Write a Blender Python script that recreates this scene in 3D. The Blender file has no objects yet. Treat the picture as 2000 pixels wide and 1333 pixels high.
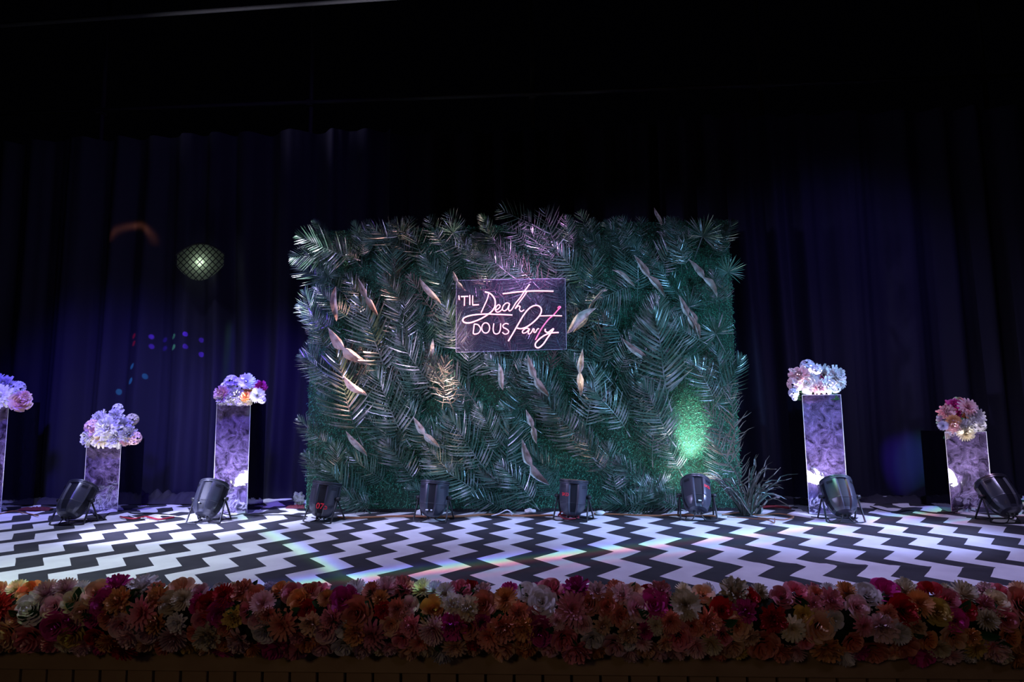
import bpy, math, random
import numpy as np
from mathutils import Vector, Matrix
random.seed(7)
rng = np.random.default_rng(7)
SC = bpy.context.scene
COL = SC.collection
PI = math.pi

# ------------------------------------------------------------------ camera
FPX, PITCH, YAW, ROLL, EYE = 1198.0, 0.1067, -0.0516, -0.0117, 0.90
def cam_axes():
    cy, sy, cp, sp, cr, sr = math.cos(YAW), math.sin(YAW), math.cos(PITCH), math.sin(PITCH), math.cos(ROLL), math.sin(ROLL)
    F = Vector((sy*cp, cy*cp, sp)); R = Vector((cy, -sy, 0)); U = R.cross(F)
    return R*cr + U*sr, U*cr - R*sr, F
CR, CU, CF = cam_axes()
camd = bpy.data.cameras.new('camera'); cam = bpy.data.objects.new('camera', camd); COL.objects.link(cam)
camd.sensor_width = 36; camd.lens = FPX/2000*36; camd.clip_start = 0.05
cam.matrix_world = Matrix(((CR.x, CU.x, -CF.x, 0), (CR.y, CU.y, -CF.y, 0), (CR.z, CU.z, -CF.z, EYE), (0, 0, 0, 1)))
SC.camera = cam
def ray(x, y): return CR*((x-1000)/FPX) - CU*((y-666.5)/FPX) + CF
def at(x, y, Y):                       # photograph pixel -> point on the plane Y = const
    d = ray(x, y); t = Y/d.y
    return Vector((d.x*t, Y, EYE + d.z*t))
def fl(x, y, z=0.0):                   # photograph pixel -> point on the stage floor
    d = ray(x, y); t = (z-EYE)/d.z
    return Vector((d.x*t, d.y*t, z))

# ------------------------------------------------------------------ world, exposure
SC.view_settings.view_transform = 'Standard'; SC.view_settings.look = 'None'
SC.view_settings.gamma = 1; SC.view_settings.use_curve_mapping = False
SC.view_settings.exposure = 0.0
W = bpy.data.worlds.new('night'); SC.world = W; W.use_nodes = True
W.node_tree.nodes['Background'].inputs[0].default_value = (0.10, 0.10, 0.22, 1)
W.node_tree.nodes['Background'].inputs[1].default_value = 0.002

# ------------------------------------------------------------------ lights
def spot(name, loc, target, power, color, angle=40, blend=.5, size=.05, scale_xy=None):
    l = bpy.data.lights.new(name, 'SPOT'); l.energy = power; l.color = color
    l.spot_size = math.radians(angle); l.spot_blend = blend; l.shadow_soft_size = size
    o = bpy.data.objects.new(name, l); COL.objects.link(o)
    o.location = loc
    o.rotation_euler = (Vector(target)-Vector(loc)).to_track_quat('-Z', 'Y').to_euler()
    return o
LAV = (.50, .47, 1.0)
# stage wash lights hung over the stage, aimed down
spot('stage_wash', (-3.4, 3.9, 4.6), (-3.3, 4.7, 0), 620, (.56, .62, 1.0), 66, .8, .12)
spot('stage_wash', (-1.3, 3.8, 4.6), (-1.3, 4.4, 0), 175, (.56, .53, 1.0), 66, .8, .12)
spot('stage_wash', (0.7, 3.8, 4.6), (0.7, 4.4, 0), 205, LAV, 66, .8, .12)
spot('stage_wash', (2.9, 3.8, 4.6), (2.9, 4.5, 0), 330, (.54, .48, 1.0), 70, .8, .12)
spot('green_wash', (-4.2, 1.6, 3.6), (-2.7, 3.4, 0), 330, (.72, 1.0, .50), 30, 1.0, .1)
# side lights raking the foliage wall
spot('side_wash', (-4.6, 2.6, 2.2), (-.7, 5.2, 1.2), 720, (.50, .47, 1.0), 42, .9, .06)
spot('side_wash', (4.4, 2.2, 2.8), (.9, 5.2, .9), 800, (.22, .55, 1.0), 40, .8, .06)
spot('front_wash', (.6, 1.2, 3.6), (.4, 5.2, .7), 150, (.30, .62, 1.0), 46, .9, .08)
spot('purple_beam', (2.4, 2.4, 4.2), at(1085, 455, 5.0), 2600, (.85, .38, 1.0), 10, .9, .03)
spot('purple_beam', (-2.8, 1.2, 1.2), at(830, 680, 5.1), 420, (.78, .64, 1.0), 26, 1.0, .03)
# low light catching the backs of the can lamps
spot('floor_wash', (-4.5, 2.7, 2.3), (-2.9, 4.75, .2), 2300, (.52, .55, 1.0), 26, .9, .05)
spot('floor_wash', (-2.4, 3.6, 2.6), (-1.0, 4.75, .2), 160, (.48, .48, 1.0), 30, .9, .05)
spot('floor_wash', (4.9, 3.5, 1.9), (1.9, 4.75, .2), 1300, (.36, .46, 1.0), 36, .9, .05)
spot('magenta_fill', (1.4, 2.2, 2.6), at(1610, 850, 5.0), 110, (1.0, .12, .75), 7, 1.0, .03)  # added lamp that gives the tall right pillar its magenta cast
# blue glow on the curtain
spot('blue_wash', (-3.6, 2.6, 3.4), at(200, 880, 6.1), 850, (.13, .09, 1.0), 42, 1.0, .2)
spot('blue_wash', (-1.9, 3.4, 3.2), at(500, 860, 6.1), 620, (.13, .05, 1.0), 36, 1.0, .2)
spot('blue_wash', (3.6, 3.0, 3.0), at(1650, 560, 6.1), 130, (.28, .22, 1.0), 50, 1.0, .2)
spot('blue_wash', (-.6, 2.0, 4.2), at(430, 430, 6.1), 70, (.30, .18, 1.0), 55, 1.0, .2)
# added fills from the camera side for garland and boarding, then overhead garland light
spot('front_fill', (-2.0, -3.5, 2.6), (0, 2.7, -.1), 38, (1.0, .68, .40), 80, 1.0, .3)
spot('front_fill', (2.5, -3.0, 3.0), (1.0, 2.7, 0), 14, (.85, .62, 1.0), 80, 1.0, .3)
spot('garland_top_light', (.4, 3.6, 4.4), (.3, 2.7, .1), 26, (.9, .68, .95), 110, 1.0, .2)

def gobo(name, loc, target, power, angle, build):
    """a projector: the spot's emission is patterned by its own lens texture (beam-space coordinates)"""
    o = spot(name, loc, target, power, (1, 1, 1), angle, .1, .004)
    l = o.data; l.use_nodes = True; nt = l.node_tree
    em = nt.nodes['Emission']; tc = nt.nodes.new('ShaderNodeTexCoord'); sp = nt.nodes.new('ShaderNodeSeparateXYZ')
    nt.links.new(tc.outputs['Normal'], sp.inputs[0])
    def m(op, a, b=None):
        n = nt.nodes.new('ShaderNodeMath'); n.operation = op
        for i, v in enumerate((a, b)):
            if v is None: continue
            if isinstance(v, (int, float)): n.inputs[i].default_value = v
            else: nt.links.new(v, n.inputs[i])
        return n.outputs[0]
    x = m('DIVIDE', sp.outputs[0], sp.outputs[2]); y = m('DIVIDE', sp.outputs[1], sp.outputs[2])
    build(nt, em, m, x, y)
    return o
def line_gobo(colour, off, width):
    def b(nt, em, m, x, y):
        d = m('DIVIDE', m('SUBTRACT', y, off), width)
        g = m('EXPONENT', m('MULTIPLY', m('MULTIPLY', d, d), -1.0))
        em.inputs[0].default_value = (*colour, 1); nt.links.new(g, em.inputs[1])
    return b
# a moving head throws a split-colour streak across the carpet
def streak(a, b, cols, src, power, width):
    A, B = fl(*a), fl(*b); mid = (A+B)/2
    for k, (c, off) in enumerate(cols):
        o = gobo('beam_projector', src, mid, power, 80, line_gobo(c, off, width))
        z = (Vector(src)-mid).normalized(); t = (B-A); t = (t - z*t.dot(z)).normalized()
        yv = z.cross(t)
        o.matrix_world = Matrix(((t.x, yv.x, z.x, src[0]), (t.y, yv.y, z.y, src[1]), (t.z, yv.z, z.z, src[2]), (0, 0, 0, 1)))
streak((640, 1135), (1700, 1015), [((1, .12, .16), .013), ((.05, 1, .35), .0), ((.12, .08, 1), -.016)], (.3, 4.2, 5.0), 800, .011)
streak((480, 1015), (640, 1110), [((.35, 1, .2), .0), ((.1, .1, 1), -.012)], (-1.6, 4.3, 4.6), 500, .010)
streak((1500, 1060), (1960, 1010), [((1, .15, .12), .008), ((.05, .8, 1), -.004)], (3.2, 4.2, 4.8), 300, .007)

# disco dots thrown on the curtain
for (x, y, c, p) in [(257, 650, (1, 0, .02), 3), (257, 665, (1, 0, .02), 3), (290, 650, (.16, .04, 1), 5), (290, 668, (.16, .04, 1), 4), (314, 652, (.1, .02, 1), 2),
                     (314, 668, (.1, .02, 1), 2), (336, 653, (.2, 1, .4), 3), (336, 674, (.2, 1, .4), 5), (361, 652, (.16, .04, 1), 6), (361, 676, (.16, .04, 1), 4),
                     (387, 654, (.16, .04, 1), 3), (387, 681, (.16, .04, 1), 5), (254, 709, (.05, .5, 1), 5), (251, 737, (.05, .5, 1), 6), (279, 728, (.05, .5, 1), 3), (223, 749, (.05, .45, .8), 4),
                     (1770, 880, (.15, .04, 1), 14), (1800, 890, (.02, .5, .25), 8)]:
    T = at(x, y, 6.02); big = x > 1000
    o = spot('disco_dot', (T.x*.85, 3.9, 2.5), T, p*(60.0 if big else 420.0), c, 9.0 if big else 1.3, 1.0 if big else .5, .002)
# warm arch-shaped glow of a gobo on the curtain
def arch(nt, em, m, x, y):
    r = m('SQRT', m('ADD', m('MULTIPLY', x, x), m('MULTIPLY', y, y)))
    d = m('DIVIDE', m('SUBTRACT', r, .046), .007)
    g = m('EXPONENT', m('MULTIPLY', m('MULTIPLY', d, d), -1.0))
    up = m('MULTIPLY', m('GREATER_THAN', m('ABSOLUTE', y), -1), 1.0)
    top = m('MAXIMUM', m('MULTIPLY', m('ADD', y, m('MULTIPLY', x, .1)), -26.0), 0.0)
    em.inputs[0].default_value = (1, .33, .1, 1)
    nt.links.new(m('MULTIPLY', m('MULTIPLY', g, top), up), em.inputs[1])
T = at(252, 478, 6.02)
gobo('arch_projector', (T.x+.4, 1.2, 2.2), T, 1600, 14, arch)

# ------------------------------------------------------------------ mesh helpers
def prop(o, label=None, cat=None, group=None, kind=None):
    if label: o['label'] = label
    if cat: o['category'] = cat
    if group: o['group'] = group
    if kind: o['kind'] = kind
    return o
def thing(name, label, cat, loc=(0, 0, 0), group=None, kind=None):
    o = bpy.data.objects.new(name, None); COL.objects.link(o); o.location = loc; o.empty_display_size = .05
    return prop(o, label, cat, group, kind)
class MB:
    def __init__(s): s.v = []; s.f = []
    def add(s, vs, fs):
        n = len(s.v); s.v += [tuple(v) for v in vs]; s.f += [tuple(n+i for i in f) for f in fs]; return s
    def box(s, x0, x1, y0, y1, z0, z1, M=None):
        vs = [Vector((x, y, z)) for x in (x0, x1) for y in (y0, y1) for z in (z0, z1)]
        if M: vs = [M @ v for v in vs]
        return s.add(vs, [(0, 1, 3, 2), (4, 6, 7, 5), (0, 4, 5, 1), (2, 3, 7, 6), (0, 2, 6, 4), (1, 5, 7, 3)])
    def tube(s, pts, r, n=6, caps=True):
        pts = [Vector(p) for p in pts]; N = len(pts); rs = r if isinstance(r, (list, tuple)) else [r]*N
        up = None; vs = []
        for i, p in enumerate(pts):
            d = (pts[min(i+1, N-1)] - pts[max(i-1, 0)])
            d = d.normalized() if d.length > 1e-9 else Vector((0, 0, 1))
            if up is None: up = d.orthogonal().normalized()
            up = up - d*up.dot(d); up = up.normalized() if up.length > 1e-6 else d.orthogonal().normalized()
            b = d.cross(up)
            for k in range(n):
                a = 2*PI*k/n; vs.append(p + (up*math.cos(a) + b*math.sin(a))*rs[i])
        fs = [(i*n+k, i*n+(k+1) % n, (i+1)*n+(k+1) % n, (i+1)*n+k) for i in range(N-1) for k in range(n)]
        if caps: fs += [tuple(range(n-1, -1, -1)), tuple((N-1)*n+k for k in range(n))]
        return s.add(vs, fs)
    def grid(s, P, nu, nv):
        return s.add(P, [(i*nv+j, i*nv+j+1, (i+1)*nv+j+1, (i+1)*nv+j) for i in range(nu-1) for j in range(nv-1)])
    def mesh(s, name, mat, smooth=False):
        me = bpy.data.meshes.new(name); me.from_pydata(s.v, [], s.f); me.materials.append(mat)
        if smooth: me.polygons.foreach_set('use_smooth', [True]*len(me.polygons))
        me.update(); return me
    def build(s, name, mat, parent=None, smooth=False, bevel=0, loc=None):
        return link(name, s.mesh(name, mat, smooth), parent, bevel, loc)
def link(name, me, parent=None, bevel=0, loc=None):
    o = bpy.data.objects.new(name, me); COL.objects.link(o); o.parent = parent
    if loc is not None: o.location = loc
    if bevel:
        b = o.modifiers.new('bevel', 'BEVEL'); b.width = bevel; b.segments = 2; b.limit_method = 'ANGLE'
    return o
def catmull(P, k=6, closed=False):
    P = [Vector(p) for p in P]; out = []; n = len(P)
    for i in range(n if closed else n-1):
        g = (lambda j: P[j % n]) if closed else (lambda j: P[max(0, min(n-1, j))])
        a, b, c, d = g(i-1), g(i), g(i+1), g(i+2)
        for q in range(k):
            t = q/k; out.append(.5*((2*b)+(c-a)*t+(2*a-5*b+4*c-d)*t*t+(3*b-a-3*c+d)*t**3))
    out.append(P[0] if closed else P[-1]); return out

# ------------------------------------------------------------------ materials
def mat(name, color, rough=.6, metal=0, spec=.5, noise=None, bump=None, emit=None, estr=0, sheen=0):
    m = bpy.data.materials.new(name); m.use_nodes = True; nt = m.node_tree; b = nt.nodes['Principled BSDF']
    b.inputs['Base Color'].default_value = (*color, 1); b.inputs['Roughness'].default_value = rough
    b.inputs['Metallic'].default_value = metal; b.inputs['Specular IOR Level'].default_value = spec
    if sheen: b.inputs['Sheen Weight'].default_value = sheen
    if emit: b.inputs['Emission Color'].default_value = (*emit, 1); b.inputs['Emission Strength'].default_value = estr
    tc = nt.nodes.new('ShaderNodeTexCoord')
    if noise:
        c2, sc, lo, hi = noise
        n = nt.nodes.new('ShaderNodeTexNoise'); n.inputs['Scale'].default_value = sc; n.inputs['Detail'].default_value = 4
        r = nt.nodes.new('ShaderNodeMapRange'); r.inputs[1].default_value = lo; r.inputs[2].default_value = hi
        x = nt.nodes.new('ShaderNodeMix'); x.data_type = 'RGBA'; x.inputs[6].default_value = (*color, 1); x.inputs[7].default_value = (*c2, 1)
        nt.links.new(tc.outputs['Object'], n.inputs['Vector']); nt.links.new(n.outputs['Fac'], r.inputs[0])
        nt.links.new(r.outputs[0], x.inputs[0]); nt.links.new(x.outputs[2], b.inputs['Base Color'])
    if bump:
        sc, st, di = bump
        n = nt.nodes.new('ShaderNodeTexNoise'); n.inputs['Scale'].default_value = sc; n.inputs['Detail'].default_value = 3
        bp = nt.nodes.new('ShaderNodeBump'); bp.inputs['Strength'].default_value = st; bp.inputs['Distance'].default_value = di
        nt.links.new(tc.outputs['Object'], n.inputs['Vector']); nt.links.new(n.outputs['Fac'], bp.inputs['Height']); nt.links.new(bp.outputs[0], b.inputs['Normal'])
    return m
def rnd_tint(m, amt=.35):
    """small per-object brightness variation, as between individual leaves"""
    nt = m.node_tree; b = nt.nodes['Principled BSDF']
    oi = nt.nodes.new('ShaderNodeObjectInfo'); r = nt.nodes.new('ShaderNodeMapRange'); r.inputs[3].default_value = 1-amt; r.inputs[4].default_value = 1+amt
    hs = nt.nodes.new('ShaderNodeHueSaturation')
    nt.links.new(oi.outputs['Random'], r.inputs[0]); nt.links.new(r.outputs[0], hs.inputs['Value'])
    if b.inputs['Base Color'].links: nt.links.new(b.inputs['Base Color'].links[0].from_socket, hs.inputs['Color'])
    else: hs.inputs['Color'].default_value = b.inputs['Base Color'].default_value
    nt.links.new(hs.outputs[0], b.inputs['Base Color']); return m

M_deck = mat('deck', (.03, .028, .03), .8)
M_ground = mat('ground', (.03, .025, .02), .9, noise=((.02, .02, .012), 3, .3, .7))
M_wood = mat('fascia_wood', (.52, .36, .20), .6, noise=((.40, .26, .14), 6, .3, .7), bump=(40, .2, .002))
M_curtain = mat('curtain_cloth', (.015, .014, .030), .7, spec=.10, bump=(300, .3, .0006))
M_steel = mat('scaffold_steel', (.05, .05, .055), .7)
M_black = mat('lamp_black', (.036, .038, .054), .30, spec=.9, bump=(250, .15, .0004))
M_channel_shaded = mat('lamp_channel_shaded', (.010, .010, .014), .5, spec=.3)  # recessed channels of the can, their shade put into a darker colour
M_black2 = mat('bracket_black', (.012, .012, .014), .45)
M_slot = mat('vent_dark', (.003, .003, .004), .8)
M_red = mat('red_paint', (.85, .02, .04), .5)
M_white = mat('white_label', (.8, .8, .8), .5)
M_lens = mat('lamp_lens', (.8, .8, .8), .2, emit=(.93, .9, 1.0), estr=30)
M_lens_w = mat('lamp_lens_warm', (.8, .8, .8), .2, emit=(1, .66, .5), estr=6)
M_cable = mat('black_cable', (.01, .01, .012), .5)
M_cable_red = mat('red_cable', (.26, .012, .025), .5)
M_cable_or = mat('orange_cable', (.26, .10, .04), .5)
M_cable_wh = mat('white_cable', (.8, .8, .85), .5)
M_plastic = mat('pale_plastic', (.75, .78, .75), .35)
M_core = mat('garland_core', (.012, .02, .008), .9)
M_leaf = rnd_tint(mat('garland_leaf', (.03, .16, .05), .45, noise=((.015, .08, .03), 30, .3, .7)))
M_stem = mat('stem', (.06, .10, .03), .6)
M_panel = mat('turf_backing', (.012, .06, .03), .9, noise=((.006, .03, .015), 60, .3, .7), bump=(120, 1, .01))
M_turf = mat('turf_blade', (.025, .22, .12), .5, noise=((.05, .32, .17), 12, .35, .65))
M_frond = rnd_tint(mat('frond_green', (.020, .075, .050), .30, spec=.8, noise=((.05, .12, .085), 14, .35, .65)), .45)
M_frond2 = rnd_tint(mat('frond_grey_green', (.045, .095, .062), .27, spec=.85, noise=((.26, .27, .27), 4, .47, .70)), .5)
M_frond3 = rnd_tint(mat('frond_dry', (.085, .07, .055), .45, spec=.4, noise=((.06, .06, .045), 14, .35, .65)), .45)
M_spathe = rnd_tint(mat('dried_spathe', (.44, .39, .34), .40, noise=((.20, .14, .11), 7, .45, .7)), .3)
M_pillar_edge = mat('pillar_edge', (.7, .7, .8), .3)

# wrinkled mirror film of the pillars: dull scratches and dust over a mirror, purple light haze painted into their colour
def mirror_mat(name, dark=False):
    m = bpy.data.materials.new(name); m.use_nodes = True; nt = m.node_tree; b = nt.nodes['Principled BSDF']; L = nt.links.new
    out = nt.nodes['Material Output']
    b.inputs['Metallic'].default_value = 1; b.inputs['Roughness'].default_value = .06
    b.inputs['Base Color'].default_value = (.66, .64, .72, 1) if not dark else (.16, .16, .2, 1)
    tc = nt.nodes.new('ShaderNodeTexCoord')
    n = nt.nodes.new('ShaderNodeTexNoise'); n.inputs['Scale'].default_value = 9; n.inputs['Detail'].default_value = 2; n.inputs['Roughness'].default_value = .45; n.inputs['Distortion'].default_value = .8
    bp = nt.nodes.new('ShaderNodeBump'); bp.inputs['Strength'].default_value = .5 if not dark else .1; bp.inputs['Distance'].default_value = .012
    L(tc.outputs['Object'], n.inputs['Vector']); L(n.outputs['Fac'], bp.inputs['Height']); L(bp.outputs[0], b.inputs['Normal'])
    if not dark:
        d = nt.nodes.new('ShaderNodeBsdfDiffuse'); d.inputs[0].default_value = (.50, .36, .80, 1)
        n2 = nt.nodes.new('ShaderNodeTexNoise'); n2.inputs['Scale'].default_value = 10; n2.inputs['Detail'].default_value = 10; n2.inputs['Roughness'].default_value = .72; n2.inputs['Distortion'].default_value = 1.3
        mp = nt.nodes.new('ShaderNodeMapping'); L(tc.outputs['Object'], mp.inputs[0]); L(mp.outputs[0], n2.inputs['Vector'])
        r = nt.nodes.new('ShaderNodeMapRange'); r.inputs[1].default_value = .40; r.inputs[2].default_value = .74; r.inputs[3].default_value = .03; r.inputs[4].default_value = .45
        L(n2.outputs['Fac'], r.inputs[0])
        mx = nt.nodes.new('ShaderNodeMixShader'); L(r.outputs[0], mx.inputs[0]); L(b.outputs[0], mx.inputs[1]); L(d.outputs[0], mx.inputs[2]); L(mx.outputs[0], out.inputs[0])
    return m
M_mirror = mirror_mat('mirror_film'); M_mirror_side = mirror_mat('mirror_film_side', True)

# chevron carpet: pattern in stage coordinates (metres)
CW, CS, CA, COX, COY = .1683, .1829, .1582, -1.2606, 4.4797
def carpet_mat():
    m = bpy.data.materials.new('chevron_print'); m.use_nodes = True; nt = m.node_tree; b = nt.nodes['Principled BSDF']; L = nt.links.new
    tc = nt.nodes.new('ShaderNodeTexCoord'); sp = nt.nodes.new('ShaderNodeSeparateXYZ')
    def M(op, a, c=None, d=None):
        n = nt.nodes.new('ShaderNodeMath'); n.operation = op
        for i, v in enumerate((a, c, d)):
            if v is None: continue
            if isinstance(v, (int, float)): n.inputs[i].default_value = v
            else: L(v, n.inputs[i])
        return n.outputs[0]
    wv = nt.nodes.new('ShaderNodeTexNoise'); wv.inputs['Scale'].default_value = 1.3; wv.inputs['Detail'].default_value = 2
    L(tc.outputs['UV'], wv.inputs['Vector'])
    vm = nt.nodes.new('ShaderNodeVectorMath'); vm.operation = 'MULTIPLY_ADD'; vm.inputs[1].default_value = (.05, .05, 0); L(wv.outputs['Color'], vm.inputs[0]); L(tc.outputs['UV'], vm.inputs[2])
    L(vm.outputs[0], sp.inputs[0])
    X = M('SUBTRACT', sp.outputs[0], .025); Y = M('SUBTRACT', sp.outputs[1], .025)
    rows = M('DIVIDE', M('SUBTRACT', COY, Y), CS)
    tri = M('PINGPONG', rows, 1.0)                       # 0 at even rows, 1 at odd rows
    u = M('DIVIDE', M('SUBTRACT', M('SUBTRACT', X, COX), M('MULTIPLY', tri, CA)), 2*CW)
    fr = M('FRACT', M('ADD', u, 100.0))
    white = M('GREATER_THAN', fr, .5)                    # white right of odd boundaries
    nz = nt.nodes.new('ShaderNodeTexNoise'); nz.inputs['Scale'].default_value = 5; nz.inputs['Detail'].default_value = 6; L(tc.outputs['UV'], nz.inputs['Vector'])
    r = nt.nodes.new('ShaderNodeMapRange'); r.inputs[1].default_value = .35; r.inputs[2].default_value = .7; L(nz.outputs['Fac'], r.inputs[0])
    cw = nt.nodes.new('ShaderNodeMix'); cw.data_type = 'RGBA'; cw.inputs[6].default_value = (.80, .80, .82, 1); cw.inputs[7].default_value = (.66, .65, .68, 1); L(r.outputs[0], cw.inputs[0])
    cb = nt.nodes.new('ShaderNodeMix'); cb.data_type = 'RGBA'; cb.inputs[6].default_value = (.028, .028, .034, 1); cb.inputs[7].default_value = (.045, .044, .052, 1); L(r.outputs[0], cb.inputs[0])
    mx = nt.nodes.new('ShaderNodeMix'); mx.data_type = 'RGBA'; L(white, mx.inputs[0]); L(cb.outputs[2], mx.inputs[6]); L(cw.outputs[2], mx.inputs[7]); L(mx.outputs[2], b.inputs['Base Color'])
    b.inputs['Roughness'].default_value = .75; b.inputs['Specular IOR Level'].default_value = .25
    bp = nt.nodes.new('ShaderNodeBump'); bp.inputs['Strength'].default_value = .35; bp.inputs['Distance'].default_value = .01
    n3 = nt.nodes.new('ShaderNodeTexNoise'); n3.inputs['Scale'].default_value = 2.2; n3.inputs['Detail'].default_value = 3; L(tc.outputs['UV'], n3.inputs['Vector'])
    L(n3.outputs['Fac'], bp.inputs['Height']); L(bp.outputs[0], b.inputs['Normal'])
    return m
M_carpet = carpet_mat()

# ------------------------------------------------------------------ stage structure
EDGE = 2.80; BACK = 6.6
prop(MB().box(-9, 9, EDGE, BACK+.6, -.10, -.012).build('floor', M_deck), 'dark stage deck under the chevron carpet', None, None, 'structure')
prop(MB().box(-14, 14, -6, EDGE+.3, -.95, -.90).build('ground', M_ground), 'dark ground in front of the stage', None, None, 'structure')
fas = thing('trim_1', 'brown wooden boarding across the stage front under the flowers', None, (0, EDGE, 0), None, 'structure')
MB().box(-4.6, 4.6, -.035, .0, -.245, -.10).build('rail', M_wood, fas, bevel=.004)
MB().box(-4.6, 4.6, .012, .03, -.90, -.10).build('backing_board', mat('backing', (.01, .008, .006), .9), fas)
pw = 53*EDGE/FPX
pl = MB().box(-pw*.455, pw*.455, -.014, .008, -.90, -.246).mesh('plank', M_wood)
x0 = at(1060, 1310, EDGE).x
for k in range(-34, 35):
    o = link('plank', pl, fas, .003); o.location = (x0 + (k+.5)*pw, (k % 3)*.0015, 0)

# carpet
def carpet():
    nx, ny = 300, 110; X0, X1, Y0, Y1 = -5.6, 5.6, EDGE+.01, 6.15
    vs = []; uv = []
    from mathutils import noise
    for i in range(nx):
        x = X0+(X1-X0)*i/(nx-1)
        for j in range(ny):
            y = Y0+(Y1-Y0)*j/(ny-1)
            back = max(0, min(1, (y-4.95)/.5)); side = max(0, min(1, (abs(x-.05)-1.85)/.3))
            z = .004 + .004*noise.noise((x*1.5, y*2.5, 0))
            z += back*side*(.028*abs(noise.noise((x*2.0+9, y*6, 3))) + .012*noise.noise((x*6, y*14, 1)))
            crease = math.exp(-((y-3.55-.10*math.sin(x*1.1+1))/.03)**2)*max(0, min(1, (x-.9)/.6))*.010
            dx = back*side*.10*noise.noise((x*1.2, y*2, 8)); dy = back*side*.16*noise.noise((x*.9, y*1.5, 5))
            vs.append((x+dx, y+dy*(.2 if j == ny-1 else 1), max(.001, z+crease))); uv.append((x, y))
    m = MB().grid(vs, nx, ny); o = m.build('chevron_carpet', M_carpet, None, True)
    ul = o.data.uv_layers.new(name='UVMap'); li = np.empty(len(o.data.loops), dtype=np.int32); o.data.loops.foreach_get('vertex_index', li)
    ul.data.foreach_set('uv', np.array(uv, dtype=np.float32)[li].ravel())
    prop(o, 'black and white zigzag carpet covering the stage', 'carpet')
carpet()

# curtains
from mathutils import noise as mn
CY = 6.10; CZ = at(1000, 243, CY).z
def curtain(x0, x1, seed, label, dy=0, amp=1.0):
    n = int((x1-x0)/.016); nz = 14; vs = []
    for i in range(n):
        x = x0+(x1-x0)*i/(n-1)
        for j in range(nz):
            t = j/(nz-1); z = .012+(CZ-.012)*t
            k = 1.0+.30*(1-t)
            f = .055*math.sin(x*17+2.4*mn.noise((x*.9, seed, t*.25))*3) + .05*mn.noise((x*4.2, seed+4, t*.35)) + .02*mn.noise((x*16, seed, t*.5))
            drift = .10*mn.noise((x*.8, t*1.2, seed))*(1-t)
            vs.append((x+drift, CY+dy+f*k*amp, z))
    prop(MB().grid(vs, n, nz).build('stage_curtain', M_curtain, None, True), label, 'curtain', 'dark curtains behind the stage')
xa, xb = at(750, 400, CY).x, at(1290, 400, CY).x
curtain(-7.2, xa+.06, 1.3, 'dark navy pleated curtain on the side with the lattice lamp glow', 0)
curtain(xa, xb+.05, 5.1, 'dark pleated curtain hanging straight behind the foliage wall', .14)
curtain(xb, 7.2, 8.7, 'dark pleated curtain behind the two mirrored pillars right of the foliage wall', 0)

# scaffold above the curtain
SY = 6.42
sca = thing('scaffold_frame', 'dark steel pipe scaffold rising above the curtains', 'scaffold', (0, SY, 0))
def lp(v): return Vector(v)-Vector((0, SY, 0))
for x in (202, 608, 1040, 1487, 1927):
    b = at(x, 200, SY)
    MB().tube([lp((b.x, SY, .0)), lp((b.x, SY, 6.6))], .024, 10).build('upright', M_steel, sca, True)
    MB().box(-.04, .04, -.04, .04, -.035, .035, Matrix.Translation(lp((b.x, SY-.02, at(1040, 188, SY).z)))).build('coupler', M_steel, sca, bevel=.006)
zz = at(1040, 188, SY).z
MB().tube([lp((-7.5, SY-.05, zz)), lp((7.5, SY-.05, zz))], .024, 10).build('crossbar', M_steel, sca, True)
MB().tube([lp(at(-150, 60, SY-.06)), lp(at(1300, -42, SY-.06))], .026, 10).build('crossbar', M_steel, sca, True)
spot('scaffold_light', (-3.5, 2.4, 3.2), at(420, 25, 6.3), 7, (.34, .22, 1.0), 46, 1.0, .1)

# ------------------------------------------------------------------ lattice lamp in front of the curtain
LY = 5.86
lc = at(390, 512, LY)
lat = thing('lattice_lamp', 'glowing white lamp behind a black diamond lattice in front of the curtain', 'lamp', lc)
lw, lh = .25, .19
def clip_line(cx, slope):          # diagonal bar through (cx,0), clipped to an arched panel
    pts = []
    for q in range(-60, 61):
        z = q*lh/60; x = cx+slope*z
        top = lh*(1-(x/lw)**2*.6) if abs(x) < lw else -1
        if abs(x) < lw and -lh*(1-(x/lw)**2*.85) < z < top: pts.append((x, 0, z))
    return pts
for s in (1, -1):
    for k in range(-9, 10):
        p = clip_line(k*.066, s*1.0)
        if len(p) > 3: MB().tube([p[0], p[-1]], .0045, 5).build('bar', M_slot, lat)
rimp = [(x, 0, lh*(1-(x/lw)**2*.6)) for x in np.linspace(-lw, lw, 16)]
MB().tube(rimp, .008, 6).build('frame', M_slot, lat)
g = MB()
ns = 14
g.grid([(.055*math.sin(a)*math.cos(b)*1.0, .055*math.sin(a)*math.sin(b), .055*math.cos(a)) for a in np.linspace(0, PI, ns) for b in np.linspace(0, 2*PI, 20)], ns, 20)
g.build('bulb', mat('lamp_globe', (.8, .9, .8), .3, emit=(.75, 1.0, .80), estr=1.1), lat, True, loc=(-.005, .125, .0))
M_milk = bpy.data.materials.new('frosted_pane'); M_milk.use_nodes = True
_b = M_milk.node_tree.nodes['Principled BSDF']; _b.inputs['Base Color'].default_value = (.03, .03, .03, 1); _b.inputs['Roughness'].default_value = .6
_t = M_milk.node_tree.nodes.new('ShaderNodeBsdfTranslucent'); _t.inputs[0].default_value = (.40, .43, .34, 1)
_m = M_milk.node_tree.nodes.new('ShaderNodeMixShader'); _m.inputs[0].default_value = .8
M_milk.node_tree.links.new(_b.outputs[0], _m.inputs[1]); M_milk.node_tree.links.new(_t.outputs[0], _m.inputs[2]); M_milk.node_tree.links.new(_m.outputs[0], M_milk.node_tree.nodes['Material Output'].inputs[0])
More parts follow.
